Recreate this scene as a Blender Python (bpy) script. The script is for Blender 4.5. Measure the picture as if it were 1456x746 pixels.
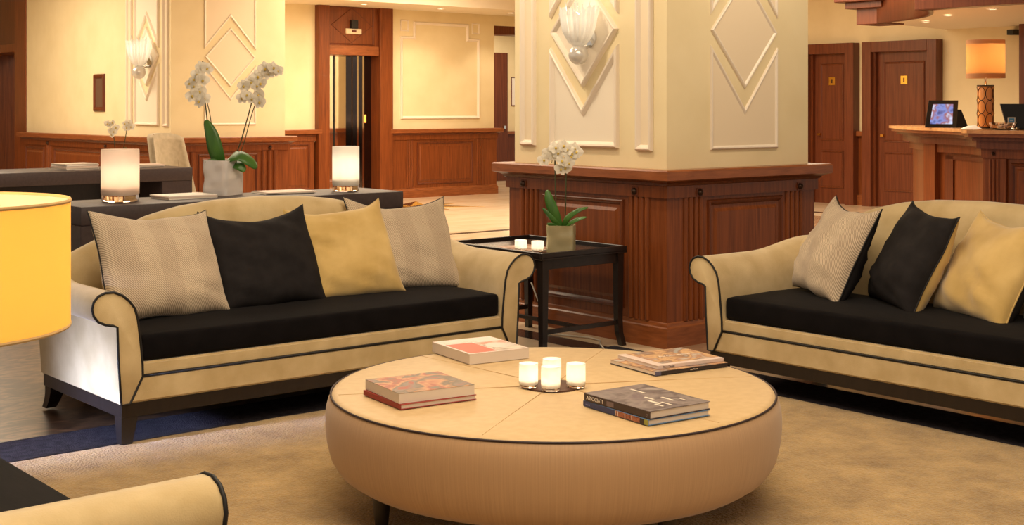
import bpy, bmesh, math, random
from mathutils import Vector, Matrix, noise as mnoise

for o in list(bpy.data.objects):
    bpy.data.objects.remove(o)
S = bpy.context.scene
COL = S.collection
R = math.radians
TH = 39.72                      # room axes are turned this far from the viewing direction

# ------------------------------------------------------------------ camera
cam = bpy.data.cameras.new('camera')
cam.sensor_width = 36.0
cam.lens = 36.0 * 1900.0 / 1456.0
cam.shift_y = -(373.0 - 152.0) / 1456.0
cam.clip_start = 0.05
cam.clip_end = 120
camo = bpy.data.objects.new('camera', cam)
COL.objects.link(camo)
camo.location = (0, 0, 1.42)
camo.rotation_euler = (R(90), 0, R(-TH))
S.camera = camo

# ------------------------------------------------------------------ world, big lights, exposure
w = bpy.data.worlds.new('world')
S.world = w
w.use_nodes = True
w.node_tree.nodes['Background'].inputs['Color'].default_value = (1.0, 0.85, 0.68, 1)
w.node_tree.nodes['Background'].inputs['Strength'].default_value = 0.40
S.view_settings.view_transform = 'Standard'
S.view_settings.look = 'None'
S.view_settings.gamma = 1.0
S.view_settings.use_curve_mapping = False
S.view_settings.exposure = 0.42

WARM = (1.0, 0.82, 0.59)


def area(name, loc, size, power, color=WARM, rot=(0, 0, 0), sy=None, spread=180):
    l = bpy.data.lights.new(name, 'AREA')
    l.energy = power
    l.color = color
    l.size = size
    l.spread = R(spread)
    if sy:
        l.shape = 'RECTANGLE'
        l.size_y = sy
    o = bpy.data.objects.new(name, l)
    COL.objects.link(o)
    o.location = loc
    o.rotation_euler = rot
    return o


def point(name, loc, power, color=WARM, rad=0.03, parent=None):
    l = bpy.data.lights.new(name, 'POINT')
    l.energy = power
    l.color = color
    l.shadow_soft_size = rad
    o = bpy.data.objects.new(name, l)
    COL.objects.link(o)
    o.location = loc
    if parent:
        o.parent = parent
    return o


def spot(name, loc, power, target, angle=70, color=WARM, rad=0.05, blend=0.6):
    l = bpy.data.lights.new(name, 'SPOT')
    l.energy = power
    l.color = color
    l.spot_size = R(angle)
    l.spot_blend = blend
    l.shadow_soft_size = rad
    o = bpy.data.objects.new(name, l)
    COL.objects.link(o)
    o.location = loc
    d = Vector(target) - Vector(loc)
    o.rotation_euler = d.to_track_quat('-Z', 'Y').to_euler()
    return o


# added soft fill below the ceiling, over seating, passage, lifts and reception
area('ceiling_fill_seating', (3.0, 3.4, 3.30), 3.0, 88)
area('ceiling_fill_front', (1.6, 0.6, 3.30), 2.4, 70)
area('ceiling_fill_passage', (4.6, 9.2, 3.30), 3.0, 110)
area('ceiling_fill_left_wall', (4.4, 16.2, 3.30), 2.6, 150)  # fill added to brighten the far left wall
area('ceiling_fill_lifts', (10.2, 13.6, 3.30), 3.6, 230)
area('ceiling_fill_doors', (12.2, 9.8, 3.30), 3.0, 190)
area('ceiling_fill_corridor', (15.6, 18.7, 2.90), 1.0, 45)  # unseen fill added to brighten the corridor
# unseen spots added to brighten the two visible pillar faces
spot('pillar_fill', (4.55, 6.2, 3.34), 85, (5.75, 6.2, 1.45), 75, rad=0.08)
spot('pillar_fill', (6.45, 4.25, 3.34), 75, (6.45, 5.49, 1.45), 75, rad=0.08)
# cool daylight from a tall window far to the left of the seating
area('daylight_window', (-1.6, 5.56, 1.05), 0.40, 5.0, (0.50, 0.60, 1.0), (R(90 - 14), 0, R(-91)), 0.40, 15)


# ------------------------------------------------------------------ materials
MATS = {}


def new_mat(name):
    m = bpy.data.materials.new(name)
    m.use_nodes = True
    nt = m.node_tree
    b = nt.nodes['Principled BSDF']
    MATS[name] = m
    return m, nt, b


def lin(c):
    return tuple(((x / 255.0) / 12.92 if x <= 10 else (((x / 255.0) + 0.055) / 1.055) ** 2.4) for x in c)


def simple(name, rgb, rough=0.5, metal=0.0, sheen=0.0, coat=0.0, spec=0.5, srgb=True):
    m, nt, b = new_mat(name)
    c = lin(rgb) if srgb else rgb
    b.inputs['Base Color'].default_value = (*c, 1)
    b.inputs['Roughness'].default_value = rough
    b.inputs['Metallic'].default_value = metal
    b.inputs['Sheen Weight'].default_value = sheen
    b.inputs['Coat Weight'].default_value = coat
    b.inputs['Specular IOR Level'].default_value = spec
    return m


def noisy(name, c1, c2, scale=(5, 5, 5), rough=0.5, nscale=4.0, detail=6, lo=0.35, hi=0.65, bump=0.0, bscale=None,
          sheen=0.0, coat=0.0, spec=0.5, distort=0.0, rough2=None):
    m, nt, b = new_mat(name)
    tc = nt.nodes.new('ShaderNodeTexCoord')
    mp = nt.nodes.new('ShaderNodeMapping')
    mp.inputs['Scale'].default_value = scale
    nz = nt.nodes.new('ShaderNodeTexNoise')
    nz.inputs['Scale'].default_value = nscale
    nz.inputs['Detail'].default_value = detail
    nz.inputs['Distortion'].default_value = distort
    cr = nt.nodes.new('ShaderNodeValToRGB')
    cr.color_ramp.elements[0].position = lo
    cr.color_ramp.elements[1].position = hi
    cr.color_ramp.elements[0].color = (*lin(c1), 1)
    cr.color_ramp.elements[1].color = (*lin(c2), 1)
    nt.links.new(tc.outputs['Object'], mp.inputs['Vector'])
    nt.links.new(mp.outputs['Vector'], nz.inputs['Vector'])
    nt.links.new(nz.outputs['Fac'], cr.inputs['Fac'])
    nt.links.new(cr.outputs['Color'], b.inputs['Base Color'])
    b.inputs['Roughness'].default_value = rough
    b.inputs['Sheen Weight'].default_value = sheen
    b.inputs['Coat Weight'].default_value = coat
    b.inputs['Coat Roughness'].default_value = 0.15
    b.inputs['Specular IOR Level'].default_value = spec
    if bump:
        n2 = nt.nodes.new('ShaderNodeTexNoise')
        n2.inputs['Scale'].default_value = bscale or nscale
        n2.inputs['Detail'].default_value = 4
        nt.links.new(tc.outputs['Object'], n2.inputs['Vector'])
        bp = nt.nodes.new('ShaderNodeBump')
        bp.inputs['Strength'].default_value = bump
        bp.inputs['Distance'].default_value = 0.01
        nt.links.new(n2.outputs['Fac'], bp.inputs['Height'])
        nt.links.new(bp.outputs['Normal'], b.inputs['Normal'])
    return m


def emit(name, rgb, strength):
    m, nt, b = new_mat(name)
    b.inputs['Base Color'].default_value = (*rgb, 1)
    b.inputs['Emission Color'].default_value = (*rgb, 1)
    b.inputs['Emission Strength'].default_value = strength
    return m


def translucent(name, rgb, mixd=0.4, rough=0.6, gloss=0.0, trgb=None):
    m, nt, b = new_mat(name)
    out = nt.nodes['Material Output']
    d = nt.nodes.new('ShaderNodeBsdfDiffuse')
    t = nt.nodes.new('ShaderNodeBsdfTranslucent')
    d.inputs['Color'].default_value = (*rgb, 1)
    t.inputs['Color'].default_value = (*(trgb or rgb), 1)
    mx = nt.nodes.new('ShaderNodeMixShader')
    mx.inputs['Fac'].default_value = 1 - mixd
    nt.links.new(d.outputs[0], mx.inputs[1])
    nt.links.new(t.outputs[0], mx.inputs[2])
    last = mx
    if gloss:
        g = nt.nodes.new('ShaderNodeBsdfGlossy')
        g.inputs['Roughness'].default_value = 0.15
        m2 = nt.nodes.new('ShaderNodeMixShader')
        m2.inputs['Fac'].default_value = gloss
        nt.links.new(mx.outputs[0], m2.inputs[1])
        nt.links.new(g.outputs[0], m2.inputs[2])
        last = m2
    nt.links.new(last.outputs[0], out.inputs['Surface'])
    return m


cream = noisy('cream_wall', (229, 211, 168), (235, 218, 177), (1, 1, 1), 0.6, 3, bump=0.04, bscale=120)
white_mould = simple('white_moulding', (235, 222, 204), 0.45)
panel_cream = simple('panel_cream', (236, 218, 188), 0.55)
panel_white = simple('panel_white', (238, 226, 206), 0.5)
ceil_mat = simple('ceiling_paint', (238, 226, 204), 0.7)
wood = noisy('mahogany', (96, 47, 20), (138, 74, 35), (22, 22, 1.1), 0.34, 2.2, 8, 0.25, 0.75, coat=0.15, distort=0.6, spec=0.3)
wood_h = noisy('mahogany_rail', (116, 62, 30), (154, 90, 50), (3, 3, 22), 0.30, 2.2, 8, 0.25, 0.75, coat=0.2, distort=0.5, spec=0.3)
wood_dark = noisy('dark_mahogany', (82, 38, 17), (114, 58, 29), (20, 20, 1.0), 0.34, 2.2, 8, 0.25, 0.75, coat=0.15, spec=0.3)
wood_door = noisy('door_mahogany', (90, 45, 27), (118, 64, 40), (16, 16, 0.9), 0.32, 2.2, 8, 0.25, 0.75, coat=0.2, spec=0.3)
black_wood = noisy('black_stained_wood', (24, 18, 17), (34, 26, 24), (20, 20, 3), 0.35, 3, coat=0.2)
velvet = noisy('gold_velvet', (188, 164, 118), (210, 188, 144), (1, 1, 1), 0.75, 7, 5, 0.35, 0.7, bump=0.12, bscale=260, sheen=0.45, spec=0.2)
velvet_gold = noisy('deep_gold_velvet', (190, 158, 92), (214, 184, 120), (1, 1, 1), 0.7, 6, 4, 0.3, 0.7, bump=0.1, bscale=240, sheen=0.5, spec=0.2)
black_velvet = noisy('black_velvet', (8, 6, 8), (16, 13, 15), (1, 6, 1), 0.85, 9, 3, bump=0.05, bscale=200, sheen=0.03, spec=0.1)
black_cloth = noisy('black_cotton', (26, 23, 24), (34, 31, 32), (1, 1, 1), 0.85, 14, 3, bump=0.08, bscale=300, spec=0.2)
black_pipe = simple('black_piping', (14, 12, 13), 0.6)
rugm = noisy('beige_rug', (150, 118, 66), (208, 172, 110), (1, 1, 1), 0.95, 3.2, 12, 0.34, 0.66, bump=1.0, bscale=90, sheen=0.35, spec=0.05)
rugm.node_tree.nodes['Noise Texture'].inputs['Roughness'].default_value = 0.74
rugm.node_tree.nodes['Bump'].inputs['Distance'].default_value = 0.02
rug_border = noisy('charcoal_rug_border', (40, 37, 42), (58, 54, 60), (1, 1, 1), 0.95, 30, 5, bump=0.8, bscale=180, spec=0.1)
marble = noisy('beige_marble', (212, 188, 154), (232, 212, 184), (1, 2.2, 1), 0.16, 1.6, 9, 0.3, 0.7, distort=0.8)
marble_rose = noisy('rose_brown_marble', (138, 108, 84), (172, 140, 112), (1, 1, 1), 0.18, 2.4, 9, 0.3, 0.7, distort=1.2)
marble_brown = noisy('brown_marble', (46, 31, 22), (124, 92, 64), (1, 1.8, 1), 0.30, 5.0, 12, 0.40, 0.70, distort=2.2)
marble_black = simple('black_marble', (42, 32, 27), 0.2)
marble_gold = simple('gold_marble', (196, 150, 70), 0.2)
mirror = simple('polished_lift_steel', (225, 220, 212), 0.04, 1.0)
steel_dark = simple('dark_mirror_steel', (96, 84, 80), 0.08, 1.0)
chrome = simple('chrome', (230, 230, 230), 0.08, 1.0)
brass = simple('polished_brass', (236, 190, 96), 0.2, 1.0)
bronze = simple('bronze_stud', (60, 40, 28), 0.35, 0.6)
leather = noisy('charcoal_leather', (56, 45, 47), (64, 52, 54), (1, 1, 1), 0.5, 40, 3, bump=0.06, bscale=250)
grey_fabric = noisy('taupe_fabric', (172, 158, 132), (186, 172, 146), (1, 1, 1), 0.85, 20, 3, sheen=0.3)
leaf_m = noisy('orchid_leaf', (42, 84, 28), (72, 118, 44), (4, 1, 1), 0.35, 3)
stem_m = simple('orchid_stem', (58, 62, 30), 0.5)
petal_m = translucent('orchid_petal', (0.84, 0.80, 0.70), 0.7)
lip_m = simple('orchid_lip', (214, 184, 84), 0.5)
paper_m = simple('page_paper', (216, 202, 188), 0.7)
white_paper = simple('white_paper', (236, 230, 222), 0.6)
black_plastic = simple('black_plastic', (16, 15, 16), 0.35)
soil_m = simple('potting_bark', (58, 44, 28), 0.9)


def fabric_rib():
    m, nt, b = new_mat('ottoman_silk')
    tc = nt.nodes.new('ShaderNodeTexCoord')
    sx = nt.nodes.new('ShaderNodeSeparateXYZ')
    at = nt.nodes.new('ShaderNodeMath'); at.operation = 'ARCTAN2'
    nt.links.new(tc.outputs['Object'], sx.inputs[0])
    nt.links.new(sx.outputs['X'], at.inputs[0]); nt.links.new(sx.outputs['Y'], at.inputs[1])
    cb = nt.nodes.new('ShaderNodeCombineXYZ')
    nt.links.new(at.outputs[0], cb.inputs['X'])
    zz = nt.nodes.new('ShaderNodeMath'); zz.operation = 'MULTIPLY'; zz.inputs[1].default_value = 0.02
    nt.links.new(sx.outputs['Z'], zz.inputs[0]); nt.links.new(zz.outputs[0], cb.inputs['Z'])
    nz = nt.nodes.new('ShaderNodeTexNoise'); nz.inputs['Scale'].default_value = 160; nz.inputs['Detail'].default_value = 4
    nt.links.new(cb.outputs[0], nz.inputs['Vector'])
    cr = nt.nodes.new('ShaderNodeValToRGB')
    cr.color_ramp.elements[0].color = (*lin((178, 142, 104)), 1); cr.color_ramp.elements[0].position = 0.3
    cr.color_ramp.elements[1].color = (*lin((190, 153, 113)), 1); cr.color_ramp.elements[1].position = 0.7
    nt.links.new(nz.outputs['Fac'], cr.inputs[0])
    nt.links.new(cr.outputs[0], b.inputs['Base Color'])
    b.inputs['Roughness'].default_value = 0.5
    b.inputs['Sheen Weight'].default_value = 0.25
    return m


silk = fabric_rib()
silk_top = noisy('ottoman_top_silk', (196, 164, 113), (204, 173, 123), (1, 1, 1), 0.5, 30, 4, sheen=0.2, bump=0.05, bscale=200)


def stripe_mat():
    m, nt, b = new_mat('herringbone_stripe')
    tc = nt.nodes.new('ShaderNodeTexCoord')
    mp = nt.nodes.new('ShaderNodeMapping'); mp.inputs['Rotation'].default_value = (0, R(38), 0)
    nt.links.new(tc.outputs['Object'], mp.inputs['Vector'])
    wv = nt.nodes.new('ShaderNodeTexWave'); wv.wave_type = 'BANDS'; wv.bands_direction = 'X'
    wv.inputs['Scale'].default_value = 44; wv.inputs['Distortion'].default_value = 0.0
    nt.links.new(mp.outputs[0], wv.inputs['Vector'])
    wb = nt.nodes.new('ShaderNodeTexWave'); wb.bands_direction = 'X'; wb.inputs['Scale'].default_value = 1.6
    nt.links.new(tc.outputs['Object'], wb.inputs['Vector'])
    c1 = nt.nodes.new('ShaderNodeValToRGB')
    c1.color_ramp.elements[0].color = (*lin((158, 140, 118)), 1); c1.color_ramp.elements[0].position = 0.3
    c1.color_ramp.elements[1].color = (*lin((214, 196, 170)), 1); c1.color_ramp.elements[1].position = 0.7
    nt.links.new(wv.outputs['Fac'], c1.inputs[0])
    c2 = nt.nodes.new('ShaderNodeValToRGB')
    c2.color_ramp.elements[0].color = (0.90, 0.885, 0.885, 1); c2.color_ramp.elements[0].position = 0.40
    c2.color_ramp.elements[1].color = (1, 1, 1, 1); c2.color_ramp.elements[1].position = 0.60
    nt.links.new(wb.outputs['Fac'], c2.inputs[0])
    mx = nt.nodes.new('ShaderNodeMix'); mx.data_type = 'RGBA'; mx.blend_type = 'MULTIPLY'
    mx.inputs['Factor'].default_value = 1
    nt.links.new(c1.outputs[0], mx.inputs['A']); nt.links.new(c2.outputs[0], mx.inputs['B'])
    nt.links.new(mx.outputs['Result'], b.inputs['Base Color'])
    b.inputs['Roughness'].default_value = 0.8
    b.inputs['Sheen Weight'].default_value = 0.2
    return m


stripe = stripe_mat()


def cover_mat(name, cols, scale=9, seed=0.0):
    """printed cover: blotches of several colours"""
    m, nt, b = new_mat(name)
    tc = nt.nodes.new('ShaderNodeTexCoord')
    mp = nt.nodes.new('ShaderNodeMapping'); mp.inputs['Location'].default_value = (seed, seed * 1.7, seed * 0.6)
    nt.links.new(tc.outputs['Object'], mp.inputs['Vector'])
    nz = nt.nodes.new('ShaderNodeTexNoise'); nz.inputs['Scale'].default_value = scale; nz.inputs['Detail'].default_value = 3
    nz.inputs['Distortion'].default_value = 0.8
    nt.links.new(mp.outputs[0], nz.inputs['Vector'])
    cr = nt.nodes.new('ShaderNodeValToRGB')
    n = len(cols)
    while len(cr.color_ramp.elements) < n:
        cr.color_ramp.elements.new(0.5)
    for i, c in enumerate(cols):
        cr.color_ramp.elements[i].position = 0.34 + 0.32 * i / (n - 1)
        cr.color_ramp.elements[i].color = (*lin(c), 1)
    nt.links.new(nz.outputs['Fac'], cr.inputs[0])
    nt.links.new(cr.outputs[0], b.inputs['Base Color'])
    b.inputs['Roughness'].default_value = 0.45
    b.inputs['Coat Weight'].default_value = 0.0
    b.inputs['Specular IOR Level'].default_value = 0.3
    return m


# ------------------------------------------------------------------ mesh helpers
def link(o, parent=None):
    COL.objects.link(o)
    if parent:
        o.parent = parent
    return o


def mesh(name, verts, faces, mat, parent=None, smooth=False):
    me = bpy.data.meshes.new(name)
    me.from_pydata([tuple(v) for v in verts], [], faces)
    me.update()
    bm = bmesh.new(); bm.from_mesh(me)
    bmesh.ops.recalc_face_normals(bm, faces=bm.faces)
    bm.to_mesh(me); bm.free()
    if mat:
        me.materials.append(mat)
    if smooth:
        me.polygons.foreach_set('use_smooth', [True] * len(me.polygons))
    o = bpy.data.objects.new(name, me)
    return link(o, parent)


def from_bm(name, bm, mat, parent=None, smooth=False):
    me = bpy.data.meshes.new(name)
    bmesh.ops.recalc_face_normals(bm, faces=bm.faces)
    bm.to_mesh(me); bm.free()
    me.materials.append(mat)
    if smooth:
        me.polygons.foreach_set('use_smooth', [True] * len(me.polygons))
    o = bpy.data.objects.new(name, me)
    return link(o, parent)


def auto_smooth(o, ang=35):
    me = o.data
    bm = bmesh.new(); bm.from_mesh(me)
    for f in bm.faces:
        f.smooth = True
    for e in bm.edges:
        if len(e.link_faces) == 2 and e.calc_face_angle(0) > R(ang):
            e.smooth = False
    bm.to_mesh(me); bm.free()
    return o


def box(name, x0, x1, y0, y1, z0, z1, mat, parent=None, bev=0.0, seg=1):
    bm = bmesh.new()
    bmesh.ops.create_cube(bm, size=1)
    for v in bm.verts:
        v.co = Vector(((x0 + x1) / 2 + v.co.x * (x1 - x0), (y0 + y1) / 2 + v.co.y * (y1 - y0), (z0 + z1) / 2 + v.co.z * (z1 - z0)))
    if bev:
        bmesh.ops.bevel(bm, geom=list(bm.edges), offset=bev, segments=seg, profile=0.5, affect='EDGES')
    o = from_bm(name, bm, mat, parent)
    if bev and seg > 1:
        auto_smooth(o)
    return o


def prism(name, poly, z0, z1, mat, parent=None, bev=0.0):
    n = len(poly)
    vs = [(x, y, z0) for x, y in poly] + [(x, y, z1) for x, y in poly]
    fs = [list(range(n))[::-1], list(range(n, 2 * n))] + [[i, (i + 1) % n, n + (i + 1) % n, n + i] for i in range(n)]
    o = mesh(name, vs, fs, mat, parent)
    if bev:
        bm = bmesh.new(); bm.from_mesh(o.data)
        bmesh.ops.bevel(bm, geom=[e for e in bm.edges if abs(e.verts[0].co.z - e.verts[1].co.z) < 1e-6], offset=bev, segments=2, affect='EDGES')
        bm.to_mesh(o.data); bm.free()
    return o


def tube(name, pts, r, mat, parent=None, closed=False, n=8, taper=None):
    pts = [Vector(p) for p in pts]
    N = len(pts)
    vs, fs = [], []
    up = None
    for i, p in enumerate(pts):
        if closed:
            t = (pts[(i + 1) % N] - pts[i - 1]).normalized()
        else:
            t = (pts[min(i + 1, N - 1)] - pts[max(i - 1, 0)]).normalized()
        if up is None:
            a = Vector((0, 0, 1)) if abs(t.z) < 0.9 else Vector((1, 0, 0))
            up = (a - t * a.dot(t)).normalized()
        else:
            up = (up - t * up.dot(t))
            up = up.normalized() if up.length > 1e-6 else Vector((0, 0, 1))
        sd = t.cross(up)
        rr = r if taper is None else r * (1 + (taper - 1) * i / (N - 1))
        for k in range(n):
            a = 2 * math.pi * k / n
            vs.append(p + (up * math.cos(a) + sd * math.sin(a)) * rr)
    for i in range(N if closed else N - 1):
        j = (i + 1) % N
        for k in range(n):
            k2 = (k + 1) % n
            fs.append([i * n + k, i * n + k2, j * n + k2, j * n + k])
    if not closed:
        fs.append(list(range(n))[::-1]); fs.append([(N - 1) * n + k for k in range(n)])
    return mesh(name, vs, fs, mat, parent, True)


def lathe(name, prof, mat, parent=None, c=(0, 0, 0), n=32, smooth=True, caps=True):
    vs, fs = [], []
    m = len(prof)
    for r, z in prof:
        for k in range(n):
            a = 2 * math.pi * k / n
            vs.append((c[0] + r * math.cos(a), c[1] + r * math.sin(a), c[2] + z))
    for i in range(m - 1):
        for k in range(n):
            k2 = (k + 1) % n
            fs.append([i * n + k, i * n + k2, (i + 1) * n + k2, (i + 1) * n + k])
    if caps:
        fs.append(list(range(n))[::-1]); fs.append([(m - 1) * n + k for k in range(n)])
    o = mesh(name, vs, fs, mat, parent)
    if smooth:
        auto_smooth(o, 40)
    return o


def rect_loft(name, x0, x1, y0, y1, prof, mat, parent=None):
    """profile (outset, z) carried around a rectangle: plinths, cornices, ledges"""
    vs, fs = [], []
    for o_, z in prof:
        vs += [(x0 - o_, y0 - o_, z), (x1 + o_, y0 - o_, z), (x1 + o_, y1 + o_, z), (x0 - o_, y1 + o_, z)]
    m = len(prof)
    for i in range(m - 1):
        for k in range(4):
            k2 = (k + 1) % 4
            fs.append([i * 4 + k, i * 4 + k2, i * 4 + 4 + k2, i * 4 + 4 + k])
    fs.append([3, 2, 1, 0]); fs.append([(m - 1) * 4 + k for k in range(4)])
    return mesh(name, vs, fs, mat, parent)


class Face:
    """upright plane: origin o (x, y), direction a along it, normal n out of it"""
    def __init__(s, o, a, n):
        s.o, s.a, s.n = Vector(o), Vector(a), Vector(n)

    def p(s, u, z, d=0.0):
        q = s.o + s.a * u + s.n * d
        return (q.x, q.y, z)


def fbox(name, F, u0, u1, z0, z1, d0, d1, mat, parent=None, bev=0.0):
    p, q = F.p(u0, z0, d0), F.p(u1, z1, d1)
    return box(name, min(p[0], q[0]), max(p[0], q[0]), min(p[1], q[1]), max(p[1], q[1]), z0, z1, mat, parent, bev)


def poly_area(poly):
    return sum(poly[i][0] * poly[(i + 1) % len(poly)][1] - poly[(i + 1) % len(poly)][0] * poly[i][1] for i in range(len(poly))) / 2


def inset(poly, w):
    """mitred inset of a CCW polygon"""
    n = len(poly)
    out = []
    for i in range(n):
        p0, p1, p2 = Vector(poly[i - 1]), Vector(poly[i]), Vector(poly[(i + 1) % n])
        d1, d2 = (p1 - p0).normalized(), (p2 - p1).normalized()
        n1, n2 = Vector((-d1.y, d1.x)), Vector((-d2.y, d2.x))
        b = (n1 + n2)
        k = w / max(0.15, 1 + n1.dot(n2))
        out.append((p1.x + b.x * k, p1.y + b.y * k))
    return out


def frame(name, poly, F, wd, t, mat, parent=None, d0=0.0, prof=None):
    """moulding carried round a polygon (u, z) on a face"""
    if poly_area(poly) < 0:
        poly = poly[::-1]
    prof = prof or [(0, 0), (0.12, 0.75), (0.3, 1.0), (0.55, 0.9), (0.85, 0.35), (1.0, 0)]
    vs, fs = [], []
    n = len(poly)
    for a, b in prof:
        for q in inset(poly, a * wd) if a > 0 else poly:
            vs.append(F.p(q[0], q[1], d0 + b * t))
    m = len(prof)
    for i in range(m - 1):
        for k in range(n):
            k2 = (k + 1) % n
            fs.append([i * n + k, i * n + k2, (i + 1) * n + k2, (i + 1) * n + k])
    return mesh(name, vs, fs, mat, parent)


def plate(name, poly, F, d0, d1, mat, parent=None):
    n = len(poly)
    vs = [F.p(u, z, d0) for u, z in poly] + [F.p(u, z, d1) for u, z in poly]
    fs = [list(range(n)), list(range(n, 2 * n))[::-1]] + [[i, (i + 1) % n, n + (i + 1) % n, n + i] for i in range(n)]
    return mesh(name, vs, fs, mat, parent)


def tag(o, label, cat, group=None, kind=None):
    o['label'] = label
    o['category'] = cat
    if group:
        o['group'] = group
    if kind:
        o['kind'] = kind
    return o


def thing(name, label, cat, loc=(0, 0, 0), rz=0.0, group=None, kind=None):
    o = bpy.data.objects.new(name, None)
    o.empty_display_size = 0.1
    COL.objects.link(o)
    o.location = loc
    o.rotation_euler = (0, 0, R(rz))
    return tag(o, label, cat, group, kind)


def text(name, s, size, mat, parent, loc, rot, ext=0.0004):
    cu = bpy.data.curves.new(name, 'FONT')
    cu.body = s
    cu.size = size
    cu.extrude = ext
    cu.align_x = 'LEFT'
    t = bpy.data.objects.new(name, cu)
    COL.objects.link(t)
    bpy.context.view_layer.update()
    dg = bpy.context.evaluated_depsgraph_get()
    me = bpy.data.meshes.new_from_object(t.evaluated_get(dg))
    bpy.data.objects.remove(t)
    me.materials.clear()
    me.materials.append(mat)
    o = bpy.data.objects.new(name, me)
    link(o, parent)
    o.location = loc
    o.rotation_euler = rot
    return o


def sstep(a, b, x):
    t = max(0.0, min(1.0, (x - a) / (b - a)))
    return t * t * (3 - 2 * t)


def copy_tree(o, parent=None):
    c = o.copy()
    COL.objects.link(c)
    if parent:
        c.parent = parent
    for ch in [q for q in bpy.data.objects if q.parent == o]:
        copy_tree(ch, c)
    return c


# =================================================================== THE SETTING
fl = box('floor', -4, 20, -3, 24, -0.10, 0.0, marble)
tag(fl, 'polished beige marble lobby floor', 'floor', kind='structure')
box('brown_field', -4, 4.95, -3, 11.2, 0.0, 0.002, marble_brown, fl)
box('rose_field', 5.72, 14.2, -3, 11.2, 0.0, 0.002, marble_rose, fl)
box('dark_strip', 5.32, 5.50, -3, 11.2, 0.0, 0.002, marble_black, fl)
box('dark_strip', -4, 14.76, 11.86, 11.98, 0.0, 0.002, marble_black, fl)
box('dark_strip', 14.64, 14.76, -3, 11.86, 0.0, 0.002, marble_black, fl)
# star inlay before the lift
sc = Vector((11.07, 15.60))
for k in range(8):
    a = R(5 + 45 * k)
    rr = 1.07 if k % 2 else 0.86
    for sgn, mt in ((1, marble_black), (-1, marble_gold)):
        b = a + sgn * R(22.5)
        tip = (sc.x + rr * math.cos(a), sc.y + rr * math.sin(a))
        mid = (sc.x + 0.42 * math.cos(b), sc.y + 0.42 * math.sin(b))
        pl = [(sc.x, sc.y), tip, mid] if sgn > 0 else [(sc.x, sc.y), mid, tip]
        prism('star_point', pl, 0.0, 0.002, mt, fl)

# ---- ceilings
ce = box('ceiling', -4, 20, -3, 24, 3.40, 3.55, ceil_mat)
tag(ce, 'warm white lobby ceiling', 'ceiling', kind='structure')
sf = box('ceiling', 8.3, 20, 16.02, 21, 2.93, 3.40, ceil_mat)
tag(sf, 'lowered ceiling strip over the lift wall with small recessed downlights', 'ceiling', kind='structure')
glow = emit('downlight_glow', (1.0, 0.86, 0.62), 6)


def downlight(x, y, z, label, group, power=14, r=0.05):
    t = thing('downlight', label, 'downlight', (x, y, z), 0, group)
    lathe('trim_ring', [(r * 1.35, 0), (r * 1.35, -0.006), (r, -0.010), (r * 0.9, -0.002)], white_mould, t, n=20, caps=False)
    lathe('lens', [(r * 0.92, -0.001), (r * 0.92, -0.004), (0.001, -0.005)], glow, t, n=16)
    s = spot('downlight_beam', (x, y, z - 0.02), power, (x, y, 0), 110, rad=0.04)
    return t


for x, lb in ((10.85, 'small recessed downlight above the lift door indicator'), (12.25, 'small recessed downlight above the notched wall frame'), (13.65, 'small recessed downlight where the lift wall meets the corridor')):
    downlight(x, 16.45, 2.93, lb, 'downlights over the lift wall', 28)


# ---- wainscot pieces
def flutes(F, u0, u1, z0, z1, d, parent, n=3):
    wd = (u1 - u0) / n
    for k in range(n):
        a = u0 + k * wd + wd * 0.14
        b = u0 + (k + 1) * wd - wd * 0.14
        vs = []
        N = 6
        for z in (z0, z1):
            for j in range(N + 1):
                t = math.pi * j / N
                vs.append(F.p((a + b) / 2 - (b - a) / 2 * math.cos(t), z, d + (b - a) * 0.5 * math.sin(t)))
        M1 = N + 1
        fs = [[j, j + 1, M1 + j + 1, M1 + j] for j in range(N)] + [list(range(M1)), list(range(M1, 2 * M1))[::-1]]
        o = mesh('reed', vs, fs, wood, parent)
        auto_smooth(o, 50)


def wpanel(F, u0, u1, z0, z1, d, parent):
    pl = [(u0, z0), (u1, z0), (u1, z1), (u0, z1)]
    frame('panel_moulding', pl, F, 0.035, 0.016, wood_dark, parent, d)
    i1, i2 = inset(pl, 0.055), inset(pl, 0.075)
    vs = [F.p(*q, d) for q in i1] + [F.p(*q, d + 0.010) for q in i2]
    mesh('raised_panel', vs, [[4, 5, 6, 7]] + [[k, (k + 1) % 4, 4 + (k + 1) % 4, 4 + k] for k in range(4)], wood, parent)


def rosette(F, u, z, d, parent, s=0.021):
    fbox('rosette_block', F, u - s * 1.2, u + s * 1.2, z - s * 1.2, z + s * 1.2, d, d + 0.006, wood_dark, parent, 0.002)
    vs, fs = [], []
    n = 12
    for rr, dd in ((s, 0.006), (s * 0.85, 0.018), (s * 0.4, 0.026), (0.001, 0.028)):
        for k in range(n):
            a = 2 * math.pi * k / n
            vs.append(F.p(u + rr * math.cos(a), z + rr * math.sin(a), d + dd))
    for i in range(3):
        for k in range(n):
            fs.append([i * n + k, i * n + (k + 1) % n, (i + 1) * n + (k + 1) % n, (i + 1) * n + k])
    mesh('rosette', vs, fs, bronze, parent, True)


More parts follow.
